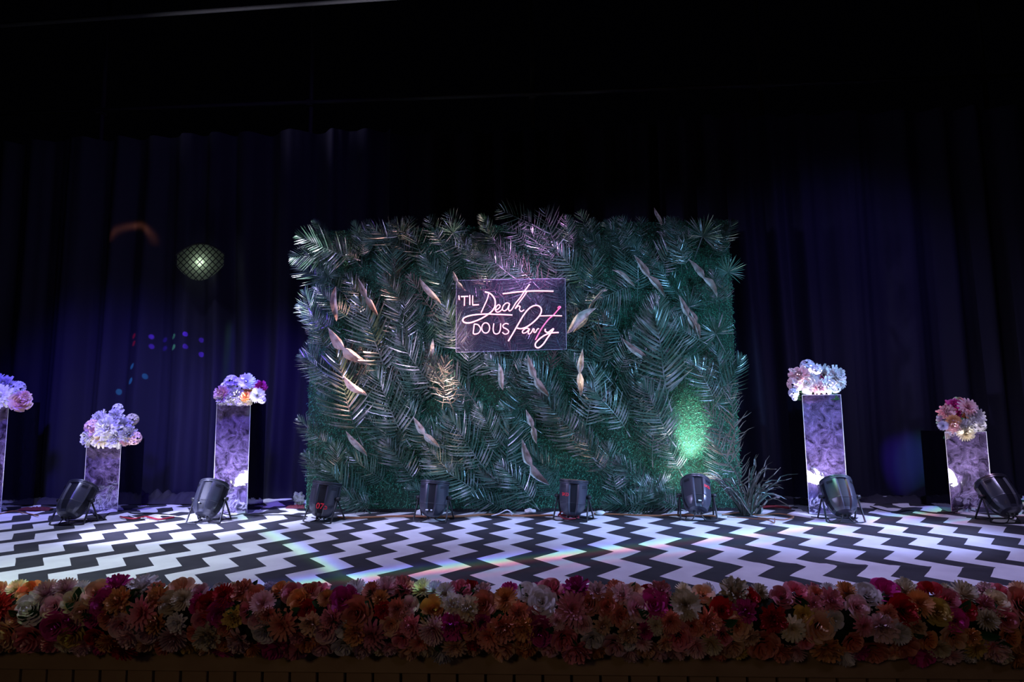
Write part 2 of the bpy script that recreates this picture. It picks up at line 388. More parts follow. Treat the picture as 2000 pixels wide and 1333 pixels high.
vs = [(0, 0, 0)] + [(x, 0, lh*(1-(x/lw)**2*.6)*.98) for x in np.linspace(-lw*.97, lw*.97, 20)] + [(x, 0, -lh*(1-(x/lw)**2*.85)*.98) for x in np.linspace(lw*.97, -lw*.97, 20)]
MB().add(vs, [(0, i, i % 40+1) for i in range(1, 41)]).build('frosted_pane', M_milk, lat, loc=(0, .012, 0))
pl_ = bpy.data.lights.new('lattice_bulb', 'POINT'); pl_.energy = .3; pl_.color = (.8, 1, .85); pl_.shadow_soft_size = .02
po = bpy.data.objects.new('lattice_bulb', pl_); COL.objects.link(po); po.location = lc+Vector((-.005, .036, 0))

# ------------------------------------------------------------------ foliage wall
p = fl(1023, 1001); WY = p.y
WX0, WX1 = at(599, 900, WY).x, at(1446, 900, WY).x
WZ = at(1023, 440, WY).z
print('wall', WY, WX0, WX1, WZ)
wall = thing('foliage_wall', 'wide artificial turf wall covered with palm fronds and dried leaves', 'foliage wall', ((WX0+WX1)/2, WY, 0))
WO = Vector(wall.location)
MB().box(WX0-WO.x, WX1-WO.x, .012, .07, .012, WZ).build('backing_panel', M_panel, wall)
MB().box(WX0-WO.x, WX1-WO.x, .0, .012, .005, .03).build('bottom_rail', M_slot, wall)
for sx in (-1.4, 0, 1.4):
    m = MB(); m.tube([(sx, .09, WZ*.8), (sx, .62, .02)], .018, 6); m.tube([(sx, .09, .02), (sx, .62, .02)], .018, 6); m.build('prop_stand', M_steel, wall)
def turf(n=60000):
    x = rng.uniform(WX0-.01, WX1+.012, n)-WO.x; z = rng.uniform(.01, WZ+.008, n)
    a = rng.uniform(0, 2*PI, n); l = rng.uniform(.012, .026, n); w = .0022
    ox = np.cos(a); oz = np.sin(a)
    base = np.stack([x, np.full(n, .012), z], 1)
    tip = base + np.stack([ox*l*.8, -rng.uniform(.35, 1, n)*.026, oz*l*.8-.004], 1)
    side = np.stack([-oz*w, np.zeros(n), ox*w], 1)
    V = np.stack([base-side, base+side, tip], 1).reshape(-1, 3)
    me = bpy.data.meshes.new('turf'); me.vertices.add(3*n); me.vertices.foreach_set('co', V.ravel().astype(np.float32))
    me.loops.add(3*n); me.loops.foreach_set('vertex_index', np.arange(3*n, dtype=np.int32))
    me.polygons.add(n); me.polygons.foreach_set('loop_start', np.arange(0, 3*n, 3, dtype=np.int32)); me.polygons.foreach_set('loop_total', np.full(n, 3, dtype=np.int32))
    me.update(); me.validate(); me.materials.append(M_turf)
    prop(link('turf', me, wall), None, None, None, 'stuff')
turf()

def strip(m, pts, widths, nrm, fold=.35, roll=0):
    """narrow folded leaflet along pts"""
    P = []; N = len(pts)
    if roll: nrm = Matrix.Rotation(roll, 3, (pts[-1]-pts[0]).normalized()) @ nrm
    for i, p in enumerate(pts):
        d = (pts[min(i+1, N-1)]-pts[max(i-1, 0)]).normalized(); s = d.cross(nrm).normalized(); w = widths[i]
        P += [p - s*w + nrm*w*fold, p, p + s*w + nrm*w*fold]
    m.grid(P, N, 3)
def pinnate(seed, L=1.0, n=22, lmax=.35, wid=.0115, curl=.0, ragged=.0):
    """feather frond, rachis along +Y from the origin, front faces +Z"""
    r = random.Random(seed); m = MB(); bend = r.uniform(-.12, .12); phase = r.uniform(.3, 1)
    def rp(t): return Vector((bend*L*math.sin(t*PI*.5)**2, L*t, .05*L*math.sin(t*PI)-.05*L*t*t))
    m.tube([rp(t) for t in np.linspace(-.12, 1, 12)], [.010-.008*max(0, i/11) for i in range(12)], 5)
    for sgn in (-1, 1):
        for k in range(n):
            t = .10+.90*k/(n-1); p0 = rp(t); tan = (rp(min(1, t+.02))-rp(t-.02)).normalized()
            ang = math.radians(74-48*t+r.uniform(-5, 5)*(1+2*ragged)); l = lmax*(math.sin(PI*(.16+.80*t)))**.7*r.uniform(.86, 1.08)
            if r.random() < ragged*.25: continue
            side = Vector((sgn, 0, 0)); d = (tan*math.cos(ang)+side*math.sin(ang)).normalized()
            lift = r.uniform(.02, .16)+.25*ragged*r.uniform(-1, 1); droop = r.uniform(.05, .25)
            pts = []
            for q in range(5):
                u = q/4
                sw = Vector((r.uniform(-1, 1), r.uniform(-1, 1), 0))*l*ragged*.10*u
                pts.append(p0 + d*l*u + Vector((0, 0, lift*l*u - droop*l*u*u)) + tan*(.10*l*u*u) + sw + Vector((0, 0, curl*l*u*u)))
            strip(m, pts, [wid*.5, wid, wid*.85, wid*.5, .0005], Vector((0, 0, 1)), .4, sgn*.35+phase*.6*math.sin(t*9+seed)+r.uniform(-.45, .45))
    return m
def fan(seed, R=.24, n=24, spread=235, wid=.008):
    r = random.Random(seed); m = MB()
    m.tube([(0, -R*1.2, -.02), (0, 0, 0)], .005, 5)
    for k in range(n):
        a = math.radians(-spread/2+spread*k/(n-1)+r.uniform(-3, 3)); d = Vector((math.sin(a), math.cos(a), 0)); l = R*r.uniform(.8, 1.05)
        dr = r.uniform(.05, .35); ro = r.uniform(-.6, .6)
        pts = [d*l*u+Vector((0, 0, .22*l*u-dr*l*u*u)) for u in (0, .3, .6, .85, 1)]
        strip(m, pts, [.002, wid, wid*.9, wid*.5, .0004], Vector((0, 0, 1)), .5, ro)
    return m
FR = {}
for i in range(4): FR['g%d' % i] = pinnate(10+i, 1, 21, .38, .014).mesh('palm_frond', M_frond)
for i in range(6): FR['s%d' % i] = pinnate(20+i, 1, 20, .40, .0145).mesh('palm_frond', M_frond2)
for i in range(3): FR['d%d' % i] = pinnate(30+i, 1, 20, .34, .011, ragged=.8, curl=.15).mesh('palm_frond', M_frond3)
for i in range(3): FR['t%d' % i] = pinnate(40+i, 1, 12, .52, .017, ragged=.3, curl=.1).mesh('palm_frond', M_frond2)   # cut tips: few broad leaflets
for i in range(2): FR['f%d' % i] = fan(50+i).mesh('fan_palm_leaf', M_frond2)
for i in range(1): FR['F%d' % i] = fan(60+i, .24, 30, 260, .006).mesh('fan_palm_leaf', M_frond)
def place(me, base, tip, off=.06, lean=.10, length=None, twist=0, scale_w=1.0, label=None, parent=wall, org=None, name=None):
    """base, tip: pixels on the wall face; off: how far the base stands proud; lean: extra at the tip"""
    B = at(base[0], base[1], WY-off); T = at(tip[0], tip[1], WY-off-lean)
    d = (T-B); L = d.length; y = d.normalized(); z = Vector((0, -1, 0)); z = (z-y*z.dot(y)).normalized(); x = y.cross(z)
    R = Matrix((x, y, z)).transposed().to_4x4() @ Matrix.Rotation(twist, 4, 'Y')
    s = length or L
    o = link(name or me.name.split('.')[0], me, parent)
    org = WO if org is None else org
    o.matrix_local = Matrix.Translation(B-org) @ R @ Matrix.Diagonal((s*scale_w, s, s, 1))
    if label: o['label'] = label
    return o
rr = random.Random(3)
def P(k, base, tip, off=.06, lean=.10, w=1.0, tw=None):
    keys = [q for q in FR if q[0] == k]; place(FR[rr.choice(keys)], base, tip, off, lean, None, rr.uniform(-.35, .35) if tw is None else tw, w)
def rand_fill(n_x, n_y, zone, off, lo, hi, kinds, keep=1.0):
    (ax, ay, bx, by) = zone
    for i in range(n_x):
        for j in range(n_y):
            if rr.random() > keep: continue
            x = ax+(bx-ax)*(i+rr.uniform(.1, .9))/n_x; y = ay+(by-ay)*(j+rr.uniform(.1, .9))/n_y
            if any(math.hypot(x-cx, (y-cyy)) < cr for cx, cyy, cr in BARE): continue
            if 905 < x < 1090 and 570 < y < 680 : 
                off_ = .03
            else: off_ = off
            base_a = 118 if x < 1200 else 100
            if x < 660: base_a = 150
            if x > 1380: base_a = 75
            a = math.radians(base_a+rr.uniform(-38, 38)); L = rr.uniform(lo, hi)
            tip = (x+L*math.cos(a), y-L*math.sin(a))
            if tip[0] > 1462 or tip[0] < 570: tip = (x+(tip[0]-x)*.3, tip[1])
            if tip[1] < 418: tip = (tip[0], 418+rr.uniform(0, 18))
            if math.hypot(tip[0]-x, tip[1]-y) < 35: continue
            near = any(870 < q[0] < 1120 and 530 < q[1] < 705 for q in ((x, y), tip, ((x+tip[0])/2, (y+tip[1])/2)))
            P(rr.choice(kinds), (x, y), tip, (.02 if near else off_*rr.uniform(.6, 1.4)), (.02 if near else rr.uniform(.02, .12)))
BARE = [(690, 875, 34), (1090, 905, 34), (1000, 860, 30), (1160, 975, 40), (760, 985, 30), (1190, 640, 28), (1350, 960, 55), (1352, 862, 66), (1425, 700, 62), (1240, 745, 36), (1200, 905, 40), (700, 810, 22), (1405, 610, 40), (870, 815, 30)]
rand_fill(13, 8, (615, 480, 1440, 985), .035, 85, 140, 'gggs', .72)
rand_fill(9, 3, (625, 800, 1330, 1000), .06, 95, 145, 'gggs', .42)
rand_fill(1, 5, (625, 600, 650, 960), .09, 70, 100, 's', 1.0)
rand_fill(13, 2, (625, 455, 1420, 520), .06, 45, 80, 'gstt', .95)
rand_fill(9, 3, (640, 560, 1100, 800), .075, 80, 125, 'sgsd', .85)
rand_fill(4, 3, (1100, 560, 1300, 760), .06, 70, 110, 'gsg', .7)
# fronds read off the photograph: (kind, base, tip, offset, lean, width)
for a in [('s', (690, 505), (578, 468), .10, .05), ('s', (668, 500), (570, 512), .08, .04), ('s', (655, 645), (578, 600), .10, .04), ('s', (672, 755), (580, 702), .11, .05),
          ('s', (700, 852), (634, 690), .12, .08, 1.0), ('s', (792, 858), (716, 732), .11, .08), ('g', (720, 1000), (628, 905), .07, .04), ('s', (730, 985), (655, 975), .10, .03),
          ('s', (760, 735), (685, 590), .13, .08), ('s', (812, 690), (752, 588), .10, .06), ('s', (850, 765), (775, 650), .12, .08), ('s', (905, 690), (850, 585), .11, .06),
          ('g', (892, 600), (832, 500), .08, .06), ('s', (955, 925), (866, 825), .11, .06), ('s', (812, 945), (760, 855), .10, .06), ('s', (890, 930), (826, 872), .10, .05),
          ('s', (1045, 985), (985, 900), .08, .05), ('g', (1000, 1000), (905, 965), .07, .04), ('s', (1130, 855), (1056, 760), .12, .07), ('s', (1185, 925), (1118, 845), .10, .05),
          ('s', (1224, 842), (1158, 745), .11, .07), ('s', (1312, 862), (1242, 758), .15, .07, 1.15), ('s', (1330, 925), (1285, 850), .07, .02), ('s', (1306, 785), (1258, 618), .16, .08, 1.05),
          ('s', (1372, 668), (1288, 628), .17, .05), ('s', (1240, 552), (1158, 606), .12, .05, 1.2), ('t', (1040, 440), (975, 412), .12, .04), ('t', (1088, 492), (1060, 412), .13, .05),
          ('t', (1112, 478), (1104, 425), .14, .05), ('t', (1148, 455), (1130, 416), .13, .05), ('t', (1060, 505), (1038, 448), .12, .05), ('t', (1230, 470), (1215, 425), .12, .04),
          ('t', (1335, 470), (1315, 430), .13, .05), ('t', (800, 470), (770, 430), .12, .05), ('t', (965, 480), (945, 440), .13, .05), ('t', (860, 475), (838, 425), .11, .04),
          ('s', (1000, 540), (930, 495), .12, .06), ('s', (930, 520), (900, 460), .11, .06), ('t', (1275, 530), (1262, 475), .12, .05), ('t', (1340, 520), (1318, 470), .12, .04),
          ('s', (1405, 600), (1395, 530), .12, .05), ('t', (1420, 590), (1412, 545), .13, .05), ('s', (1400, 790), (1345, 700), .10, .06), ('t', (1388, 745), (1372, 700), .17, .06),
          ('d', (885, 800), (835, 690), .16, .06), ('d', (865, 790), (880, 700), .17, .06), ('d', (930, 790), (862, 705), .15, .05), ('d', (1160, 680), (1200, 610), .15, .05),
          ('d', (1150, 640), (1110, 600), .14, .05), ('d', (1440, 900), (1395, 790), .12, .06), ('d', (1455, 960), (1400, 840), .13, .06), ('d', (1432, 880), (1440, 760), .12, .06),
          ('g', (1290, 985), (1180, 985), .10, .03), ('s', (1215, 1000), (1305, 935), .11, .04), ('s', (1330, 995), (1240, 955), .10, .05),
          ('g', (880, 1000), (800, 945), .08, .05), ('g', (1095, 935), (1020, 870), .09, .05), ('s', (1010, 760), (960, 690), .10, .05),
          ('s', (1090, 790), (1040, 700), .10, .06), ('g', (1150, 760), (1110, 690), .10, .06), ('s', (980, 880), (925, 800), .10, .05), ('d', (985, 955), (945, 915), .14, .05)]:
    P(*a[:5], w=(a[5] if len(a) > 5 else 1.0))
for (c, tp, k, off) in [((1372, 462), (1385, 425), 'f', .14), ((1421, 532), (1421, 500), 'F', .13), ((1398, 652), (1382, 622), 'f', .13), ((640, 540), (625, 510), 'F', .12),
                        ((783, 462), (775, 435), 'F', .12), ((1345, 600), (1330, 575), 'F', .10), ((735, 470), (725, 440), 'F', .1), ((885, 455), (905, 430), 'f', .12), ((1140, 600), (1165, 570), 'F', .12)]:
    B = at(*c, WY-off); T = at(*tp, WY-off-.03); L = (T-B).length
    o = place(FR[k+'0'], c, tp, off, .03, .62+.25*rr.random(), 0)

# dried spathes / folded long leaves
def spathe(waist=False, seed=0):
    m = MB(); r = random.Random(seed); n, k = 17, 7; Pn = []
    for i in range(n):
        t = i/(n-1)
        w = .115*(math.sin(PI*min(1, t*1.02))**.75)
        if waist: w *= (1-.72*math.exp(-((t-.5)/.07)**2))
        w = max(w, .003)
        for j in range(k):
            s = j/(k-1)*2-1
            Pn.append((s*w+.04*math.sin(t*5+seed), t, .10*math.sin(t*PI)+w*.75*(s*s)-.02*math.sin(t*9+seed) + .006*math.sin(t*40)*abs(s)))
    m.grid(Pn, n, k); m.tube([Pn[i*k+3] for i in range(0, n, 2)], [.006]*len(range(0, n, 2)), 4); return m
SP = [spathe(False, 1).mesh('dried_leaf', M_spathe, True), spathe(True, 2).mesh('dried_leaf', M_spathe, True), spathe(False, 4).mesh('dried_leaf', M_spathe, True), spathe(True, 5).mesh('dried_leaf', M_spathe, True)]
for i, (b, t, k, w) in enumerate([((655, 628), (657, 560), 0, 1), ((737, 620), (698, 545), 1, .8), ((860, 595), (820, 543), 0, .9), ((908, 570), (884, 530), 1, 1), ((716, 715), (640, 642), 1, 1.1), ((716, 775), (671, 733), 0, 1.3),
                                ((848, 702), (845, 662), 2, 1.1), ((857, 876), (806, 816), 1, 1.0), ((716, 893), (676, 842), 0, .9), ((984, 762), (973, 710), 2, 1.1), ((1071, 778), (1029, 694), 1, .9), ((1132, 775), (1136, 682), 1, .8),
                                ((1268, 712), (1215, 660), 0, .9), ((1297, 582), (1236, 500), 1, .8), ((1400, 582), (1342, 508), 1, .9), ((1362, 655), (1324, 578), 1, .9), ((1368, 662), (1345, 600), 3, .8), ((1105, 650), (1165, 603), 0, 1.2),
                                ((1050, 866), (1028, 800), 3, 1.0), ((1070, 950), (1018, 858), 1, 1.0), ((1291, 442), (1278, 406), 0, 1.0), ((1120, 650), (1150, 615), 2, .9), ((1000, 690), (960, 590), 3, .6), ((1240, 560), (1195, 528), 2, .8),
                                ((1172, 570), (1188, 565), 2, 1.1), ((1150, 605), (1185, 560), 2, .5)]):
    off = .17 if not (930 < b[0] < 1090 and b[1] < 700) else .05
    o = place(SP[k], b, t, off, .04, None, rr.uniform(-.4, .4), w*.85, 'pale brown dried leaf')
print('wall parts', len(wall.children))

# dried grass clump at the right foot of the wall
cp = fl(1447, 1003, 0); cp.y -= .10
clump = thing('dried_grass_clump', 'curly dried palm clump standing at the foliage wall foot near the tall pillar', 'dried plant', cp)
for k in range(46):
    r = random.Random(900+k); m = MB(); a = r.uniform(-.8, .8); l = r.uniform(.30, .62); c = r.uniform(.05, .38)
    side = 1 if a > 0 else -1
    pts = [Vector((math.sin(a)*l*u*.75 + side*c*.35*u*u, -.02-.12*u*r.random(), .0+l*u*math.cos(a*.8) - c*max(0, u-.55)**1.5*1.9)) for u in np.linspace(0, 1, 9)]
    for q in pts: q.z = max(q.z, .01)
    strip(m, pts, [.004, .006, .007, .007, .006, .005, .004, .003, .0008], Vector((0, -1, .01)), .4)
    o = m.build('blade', M_frond3 if k % 3 else M_frond2, clump, loc=(r.uniform(-.04, .04), r.uniform(-.05, 0), 0))

# ------------------------------------------------------------------ neon sign
NY = WY-.20
sc0 = at(998, 616, NY)
sign = thing('neon_sign', "pink neon sign reading 'TIL Death DO US Party on clear acrylic", 'neon sign', sc0)
def sg(x, y, dy=0): return at(880+x/7.842, 530+y/7.842, NY) - sc0 + Vector((0, dy, 0))
M_neon = mat('neon_pink', (.9, .7, .8), .4, emit=(1.0, .66, .79), estr=1.35)
M_neon2 = mat('neon_deep_pink', (.9, .3, .5), .4, emit=(1.0, .16, .42), estr=.9)
M_sleeve = mat('neon_sleeve', (.9, .25, .45), .5, emit=(1.0, .18, .34), estr=.42)
strokes = [
 [(130, 378), (134, 410), (138, 442)], [(163, 393), (216, 391), (272, 389)], [(217, 392), (216, 460), (214, 530)], [(298, 372), (299, 445), (298, 520)], [(343, 378), (341, 450), (342, 519), (344, 520), (390, 519), (438, 518)],
 [(585, 352), (565, 430), (525, 520), (470, 640)],
 [(528, 320), (600, 342), (655, 392), (685, 460), (680, 545), (640, 612), (570, 670), (500, 715), (400, 762), (290, 794), (215, 787), (192, 755), (215, 716), (300, 684), (420, 667), (560, 661), (700, 665), (830, 670), (948, 676)],
 [(682, 606), (735, 580), (762, 540), (738, 518), (702, 550), (690, 604), (718, 632), (762, 616), (802, 578)],
 [(905, 502), (862, 490), (812, 530), (796, 590), (828, 612), (872, 580), (906, 506), (890, 570), (900, 612), (940, 590), (1000, 492), (1060, 420), (1108, 350), (1150, 285), (1212, 205)],
 [(1168, 318), (1122, 390), (1052, 485), (990, 578), (1030, 541), (1066, 545), (1056, 590), (1084, 622), (1128, 594)],
 [(800, 350), (900, 340), (1000, 326), (1200, 311), (1400, 308), (1576, 312)],
 [(366, 812), (358, 885), (352, 955), (395, 966), (440, 942), (462, 885), (425, 825), (366, 812)],
 [(541+60*math.cos(a), 873+79*math.sin(a)) for a in np.linspace(0, 2*PI, 15)],
 [(665, 805), (655, 890), (668, 948), (705, 966), (745, 946), (765, 890), (769, 805)],
 [(890, 817), (850, 804), (806, 830), (812, 866), (860, 890), (893, 925), (872, 960), (830, 967), (795, 940)],
 [(885, 1076), (960, 950), (1040, 810), (1130, 662), (1220, 562), (1310, 528), (1375, 556), (1391, 620), (1350, 702), (1260, 792), (1160, 860), (1080, 884), (1020, 876)],
 [(1197, 880), (1150, 882), (1103, 922), (1112, 952), (1160, 940), (1212, 886), (1190, 940), (1203, 968), (1240, 938), (1266, 886), (1282, 898), (1276, 935), (1300, 940), (1330, 892), (1356, 885)],
 [(1300, 1055), (1345, 970), (1400, 872), (1500, 742), (1570, 682), (1640, 602), (1683, 556), (1662, 544), (1640, 572)],
 [(1362, 690), (1450, 688), (1540, 685), (1706, 688)],
 [(1452, 888), (1450, 922), (1490, 942), (1540, 908), (1578, 884), (1540, 946), (1480, 1032), (1420, 1120), (1350, 1176), (1306, 1162), (1300, 1112), (1350, 1052), (1430, 992), (1530, 952), (1656, 943)]]
for i, s in enumerate(strokes):
    pts = [sg(x, y, -.016) for x, y in s]
    if i not in (4,): pts = catmull(pts, 5)
    nm = 'neon_tube'
    r = .0050 if i in (6, 10, 15, 19) else .0038
    o = MB().tube(pts, r, 8).build(nm, M_neon2 if i == 17 else M_neon, sign, True)
    if i == 17: o['label'] = 'deeper pink tube of the t'
    MB().tube([p+Vector((0, .0065, 0)) for p in pts], r+.0020, 8).build('tube_sleeve', M_sleeve, o, True)
MA = bpy.data.materials.new('clear_acrylic'); MA.use_nodes = True; nt = MA.node_tree; b = nt.nodes['Principled BSDF']
b.inputs['Base Color'].default_value = (.20, .14, .26, 1); b.inputs['Roughness'].default_value = .12
tr = nt.nodes.new('ShaderNodeBsdfTransparent'); tr.inputs[0].default_value = (.93, .88, .94, 1); mx = nt.nodes.new('ShaderNodeMixShader'); mx.inputs[0].default_value = .09
nt.links.new(tr.outputs[0], mx.inputs[1]); nt.links.new(b.outputs[0], mx.inputs[2]); nt.links.new(mx.outputs[0], nt.nodes['Material Output'].inputs[0])
c4 = [sg(88, 140), sg(1755, 112), sg(1776, 1196), sg(84, 1243)]
MB().add([c+Vector((0, dy, 0)) for dy in (0, .005) for c in c4], [(0, 1, 2, 3), (7, 6, 5, 4), (0, 4, 5, 1), (1, 5, 6, 2), (2, 6, 7, 3), (3, 7, 4, 0)]).build('acrylic_panel', MA, sign)
M_edge_glint = mat('acrylic_edge_glint', (.75, .72, .9), .3)  # pale colour imitates the light glowing in the panel edges
for i in range(4): MB().tube([c4[i]+Vector((0, .0025, 0)), c4[(i+1) % 4]+Vector((0, .0025, 0))], .0017, 4).build('panel_edge', M_edge_glint, sign)
for (x, y) in ((120, 160), (1720, 135), (1740, 1170), (110, 1215)):
    MB().tube([sg(x, y, -.006), sg(x, y, .19)], .006, 8).build('standoff', M_steel, sign, True)
nl = bpy.data.lights.new('neon_glow', 'AREA'); nl.shape = 'RECTANGLE'; nl.size = .8; nl.size_y = .4; nl.energy = .35; nl.color = (.9, .35, .7)
no = bpy.data.objects.new('neon_glow', nl); COL.objects.link(no); no.location = sc0+Vector((0, .004, 0)); no.rotation_euler = (PI/2, 0, 0)

# ------------------------------------------------------------------ stage lamps (PAR cans)
def par_meshes():
    n = 72; prof = [(-.150, .020), (-.146, .046), (-.135, .068), (-.115, .086), (-.085, .100), (-.052, .107), (-.050, .1095), (-.044, .1095), (-.042, .108), (-.005, .1125), (.06, .114), (.100, .1135), (.104, .1165), (.128, .1165), (.130, .110)]
    P_ = []
    for z, r in prof:
        for k in range(n+1):
            a = 2*PI*k/n; c = math.cos(4*a)   # 4 broad panels, 4 recessed channels
            rec = .012*max(0, min(1, (c-.35)*20)) if -.12 < z < .102 else 0
            flat = .004*math.cos(4*a*2)*(1 if -.10 < z < .1 else 0)*.4
            P_.append(((r-rec-flat)*math.cos(a), (r-rec-flat)*math.sin(a), z))
    body = MB().grid(P_, len(prof), n+1); body.add([(0, 0, -.150)]+[(.020*math.cos(2*PI*k/16), .020*math.sin(2*PI*k/16), -.150) for k in range(16)], [(0, (k+1) % 16+1, k+1) for k in range(16)])
    bm = body.mesh('housing', M_black, True); bm.materials.append(M_channel_shaded)
    for pg in bm.polygons:
        c_ = pg.center; a = math.atan2(c_.y, c_.x)
        if math.cos(4*a) > .55 and -.12 < c_.z < .10: pg.material_index = 1
    bm.set_sharp_from_angle(angle=math.radians(17))
    ring = MB().tube([(.1135*math.cos(a), .1135*math.sin(a), .116) for a in np.linspace(0, 2*PI, 33)], .0055, 6).mesh('front_ring', M_black2, True)
    lens = MB(); lens.add([(0, 0, .108)]+[(.104*math.cos(2*PI*k/32), .104*math.sin(2*PI*k/32), .108) for k in range(32)], [(0, k+1, (k+1) % 32+1) for k in range(32)])
    sl = MB()
    for q in range(8):
        a0 = q*PI/4+PI/8*0
        for dz in (.072, .084):
            pts = [Vector((.1185*math.cos(a0+u), .1185*math.sin(a0+u), dz)) for u in np.linspace(-.2, .2, 5)]
            if q % 2 == 1: sl.tube(pts, .0022, 4)
    return bm, ring, lens.mesh('lens', M_lens), lens.mesh('lens', M_lens_w), sl.mesh('vent_slots', M_slot)
PM = par_meshes()
def wrap_text(s, h, a0, zc, r):
    cu = bpy.data.curves.new('t', 'FONT'); cu.body = s; cu.size = h; cu.align_x = 'CENTER'; cu.align_y = 'CENTER'; cu.extrude = .0006; cu.offset = .0008
    o = bpy.data.objects.new('t', cu); COL.objects.link(o); bpy.context.view_layer.update()
    me = bpy.data.meshes.new_from_object(o.evaluated_get(bpy.context.evaluated_depsgraph_get())); bpy.data.objects.remove(o); bpy.data.curves.remove(cu)
    for v in me.vertices:
        a = a0 + v.co.x/r; v.co = Vector(((r+v.co.z)*math.cos(a), (r+v.co.z)*math.sin(a), zc+v.co.y))
    me.materials.clear(); me.materials.append(M_red); return me
def stage_lamp(px, target, label, power, color, warm=False, yaw_off=0.0, angle=38, text=None, dots=None, pivot=.185, tgt=None):
    base = fl(*px); T = Vector(target)
    root = thing('stage_lamp', label, 'stage light', base, 'black can lamps along the stage')
    piv = Vector((0, 0, pivot)); ax = ((Vector(tgt) if tgt else T)-(base+piv)).normalized()
    zaxis = ax; side = Vector((1, 0, 0)); side = (side-zaxis*side.dot(zaxis)).normalized(); yax = zaxis.cross(side)
    R = Matrix((side, yax, zaxis)).transposed().to_4x4() @ Matrix.Rotation(yaw_off, 4, 'Z')
    Mx = Matrix.Translation(piv) @ R
    def put(n, me, par=root):
        o = link(n, me, par); o.matrix_local = Mx; return o
    hb = put('housing', PM[0]); put('front_ring', PM[1]); put('lens', PM[3] if warm else PM[2])
    v = link('vent_slots', PM[4], hb)
    # double yoke
    yaw = math.atan2(ax.x, ax.y)*.55
    Y = Matrix.Rotation(-yaw, 4, 'Z')
    def yk(dy):
        m = MB(); p = [Y @ Vector(q) for q in [(-.128, 0, pivot), (-.134, dy*.55, .09), (-.138, dy, .012), (-.10, dy*1.12, .007), (0, dy*1.15, .007), (.10, dy*1.12, .007), (.138, dy, .012), (.134, dy*.55, .09), (.128, 0, pivot)]]
        m.tube(p, .0068, 6); m.build('yoke', M_black2, root, True)
    yk(-.085); yk(.085)
    for s in (-1, 1):
        m = MB(); m.tube([Y @ Vector((s*.112, 0, pivot)), Y @ Vector((s*.150, 0, pivot))], .015, 10); m.build('clamp_knob', M_black2, root, True)
    # tail connectors and their leads
    tail = piv - ax*.150; m = MB()
    for q in range(3):
        o_ = Vector((-.03+.03*q, 0, 0)); m.tube([tail+o_+ax*.012, tail+o_*1.1-ax*.01], .009, 8); 
    m.build('connectors', M_black2, root, True)
    for q in (-1, 1):
        e = Vector((q*.09+yaw*.1, .07+.03*q, .012)); tz = max(.012, tail.z-.012)
        MB().tube(catmull([tail+Vector((q*.02, 0, -.008)), Vector((tail.x+q*.05, tail.y-.01, .016)), Vector((q*.10, -.04, .008)), e, Vector((q*.16, .15, .008))], 5), .0042, 5).build('lead', M_cable, root, True)
    if text:
        s_, h_, a_, z_, r_ = text; link('painted_marking', wrap_text(s_, h_, a_, z_, r_), hb)['label'] = 'red painted marking'
    if dots:
        for a_, z_, r_, w_ in dots:
            m = MB(); m.add([(r_*math.cos(a_+u), r_*math.sin(a_+u), z_+dz) for dz in (-.005, .005) for u in (-w_, w_)], [(0, 1, 3, 2)]); m.build('sticker', M_white, hb)['label'] = 'small white sticker'
    v.matrix_local = Matrix.Identity(4)
    l = spot('stage_lamp_beam', base+piv+ax*.165, T, power, color, angle, .7, .05)
    return root
CWHT = (.86, .82, 1.0)
stage_lamp((145, 1024), at(212, 845, 4.98), 'black can lamp lighting the short pillar with white flowers', 2800, CWHT, tgt=at(222, 850, 5.30), dots=None)
stage_lamp((408, 1021), at(462, 778, 4.98), 'black can lamp beside the tall pillar left of the foliage wall', 1000, CWHT, tgt=at(472, 800, 5.40), dots=[(-1.75, -.075, .103, .06)])
stage_lamp((633, 1020), at(688, 705, WY-.24), 'black can lamp with big red painted digits on its back', 520, (1, .48, .42), True, 0.1, 24, ('075', .062, -PI/2+.16, -.062, .1085))
stage_lamp((847, 1019), at(872, 745, WY-.24), 'black can lamp with white stickers before the left half of the foliage wall', 420, (1, .68, .62), True, 0, 23, None, [(-PI/2-.28, -.098, .097, .12), (-PI/2+.1, -.098, .097, .07)])
stage_lamp((1120, 1017), at(1138, 612, WY-.24), 'black can lamp with small red lettering low on its left panel and red wires beneath', 150, (1, .82, .66), True, 0, 15, ('SKD', .034, -PI/2-.60, .015, .1155))
stage_lamp((1362, 1015), at(1350, 862, WY-.02), 'black can lamp with red lettering before the bright patch of turf', 120, (.85, 1.0, .97), False, 0, 46, ('SKD', .034, -PI/2+.68, .03, .1155), [(-PI/2+.05, -.10, .094, .12)])
stage_lamp((1643, 1019), at(1600, 757, 4.96), 'black can lamp leaning toward the tall pillar right of the foliage wall', 1000, CWHT, tgt=at(1585, 790, 5.42))
stage_lamp((1958, 1020), at(1884, 835, 4.98), 'black can lamp at the far right before the short pillar', 1000, CWHT, tgt=at(1870, 850, 5.32))

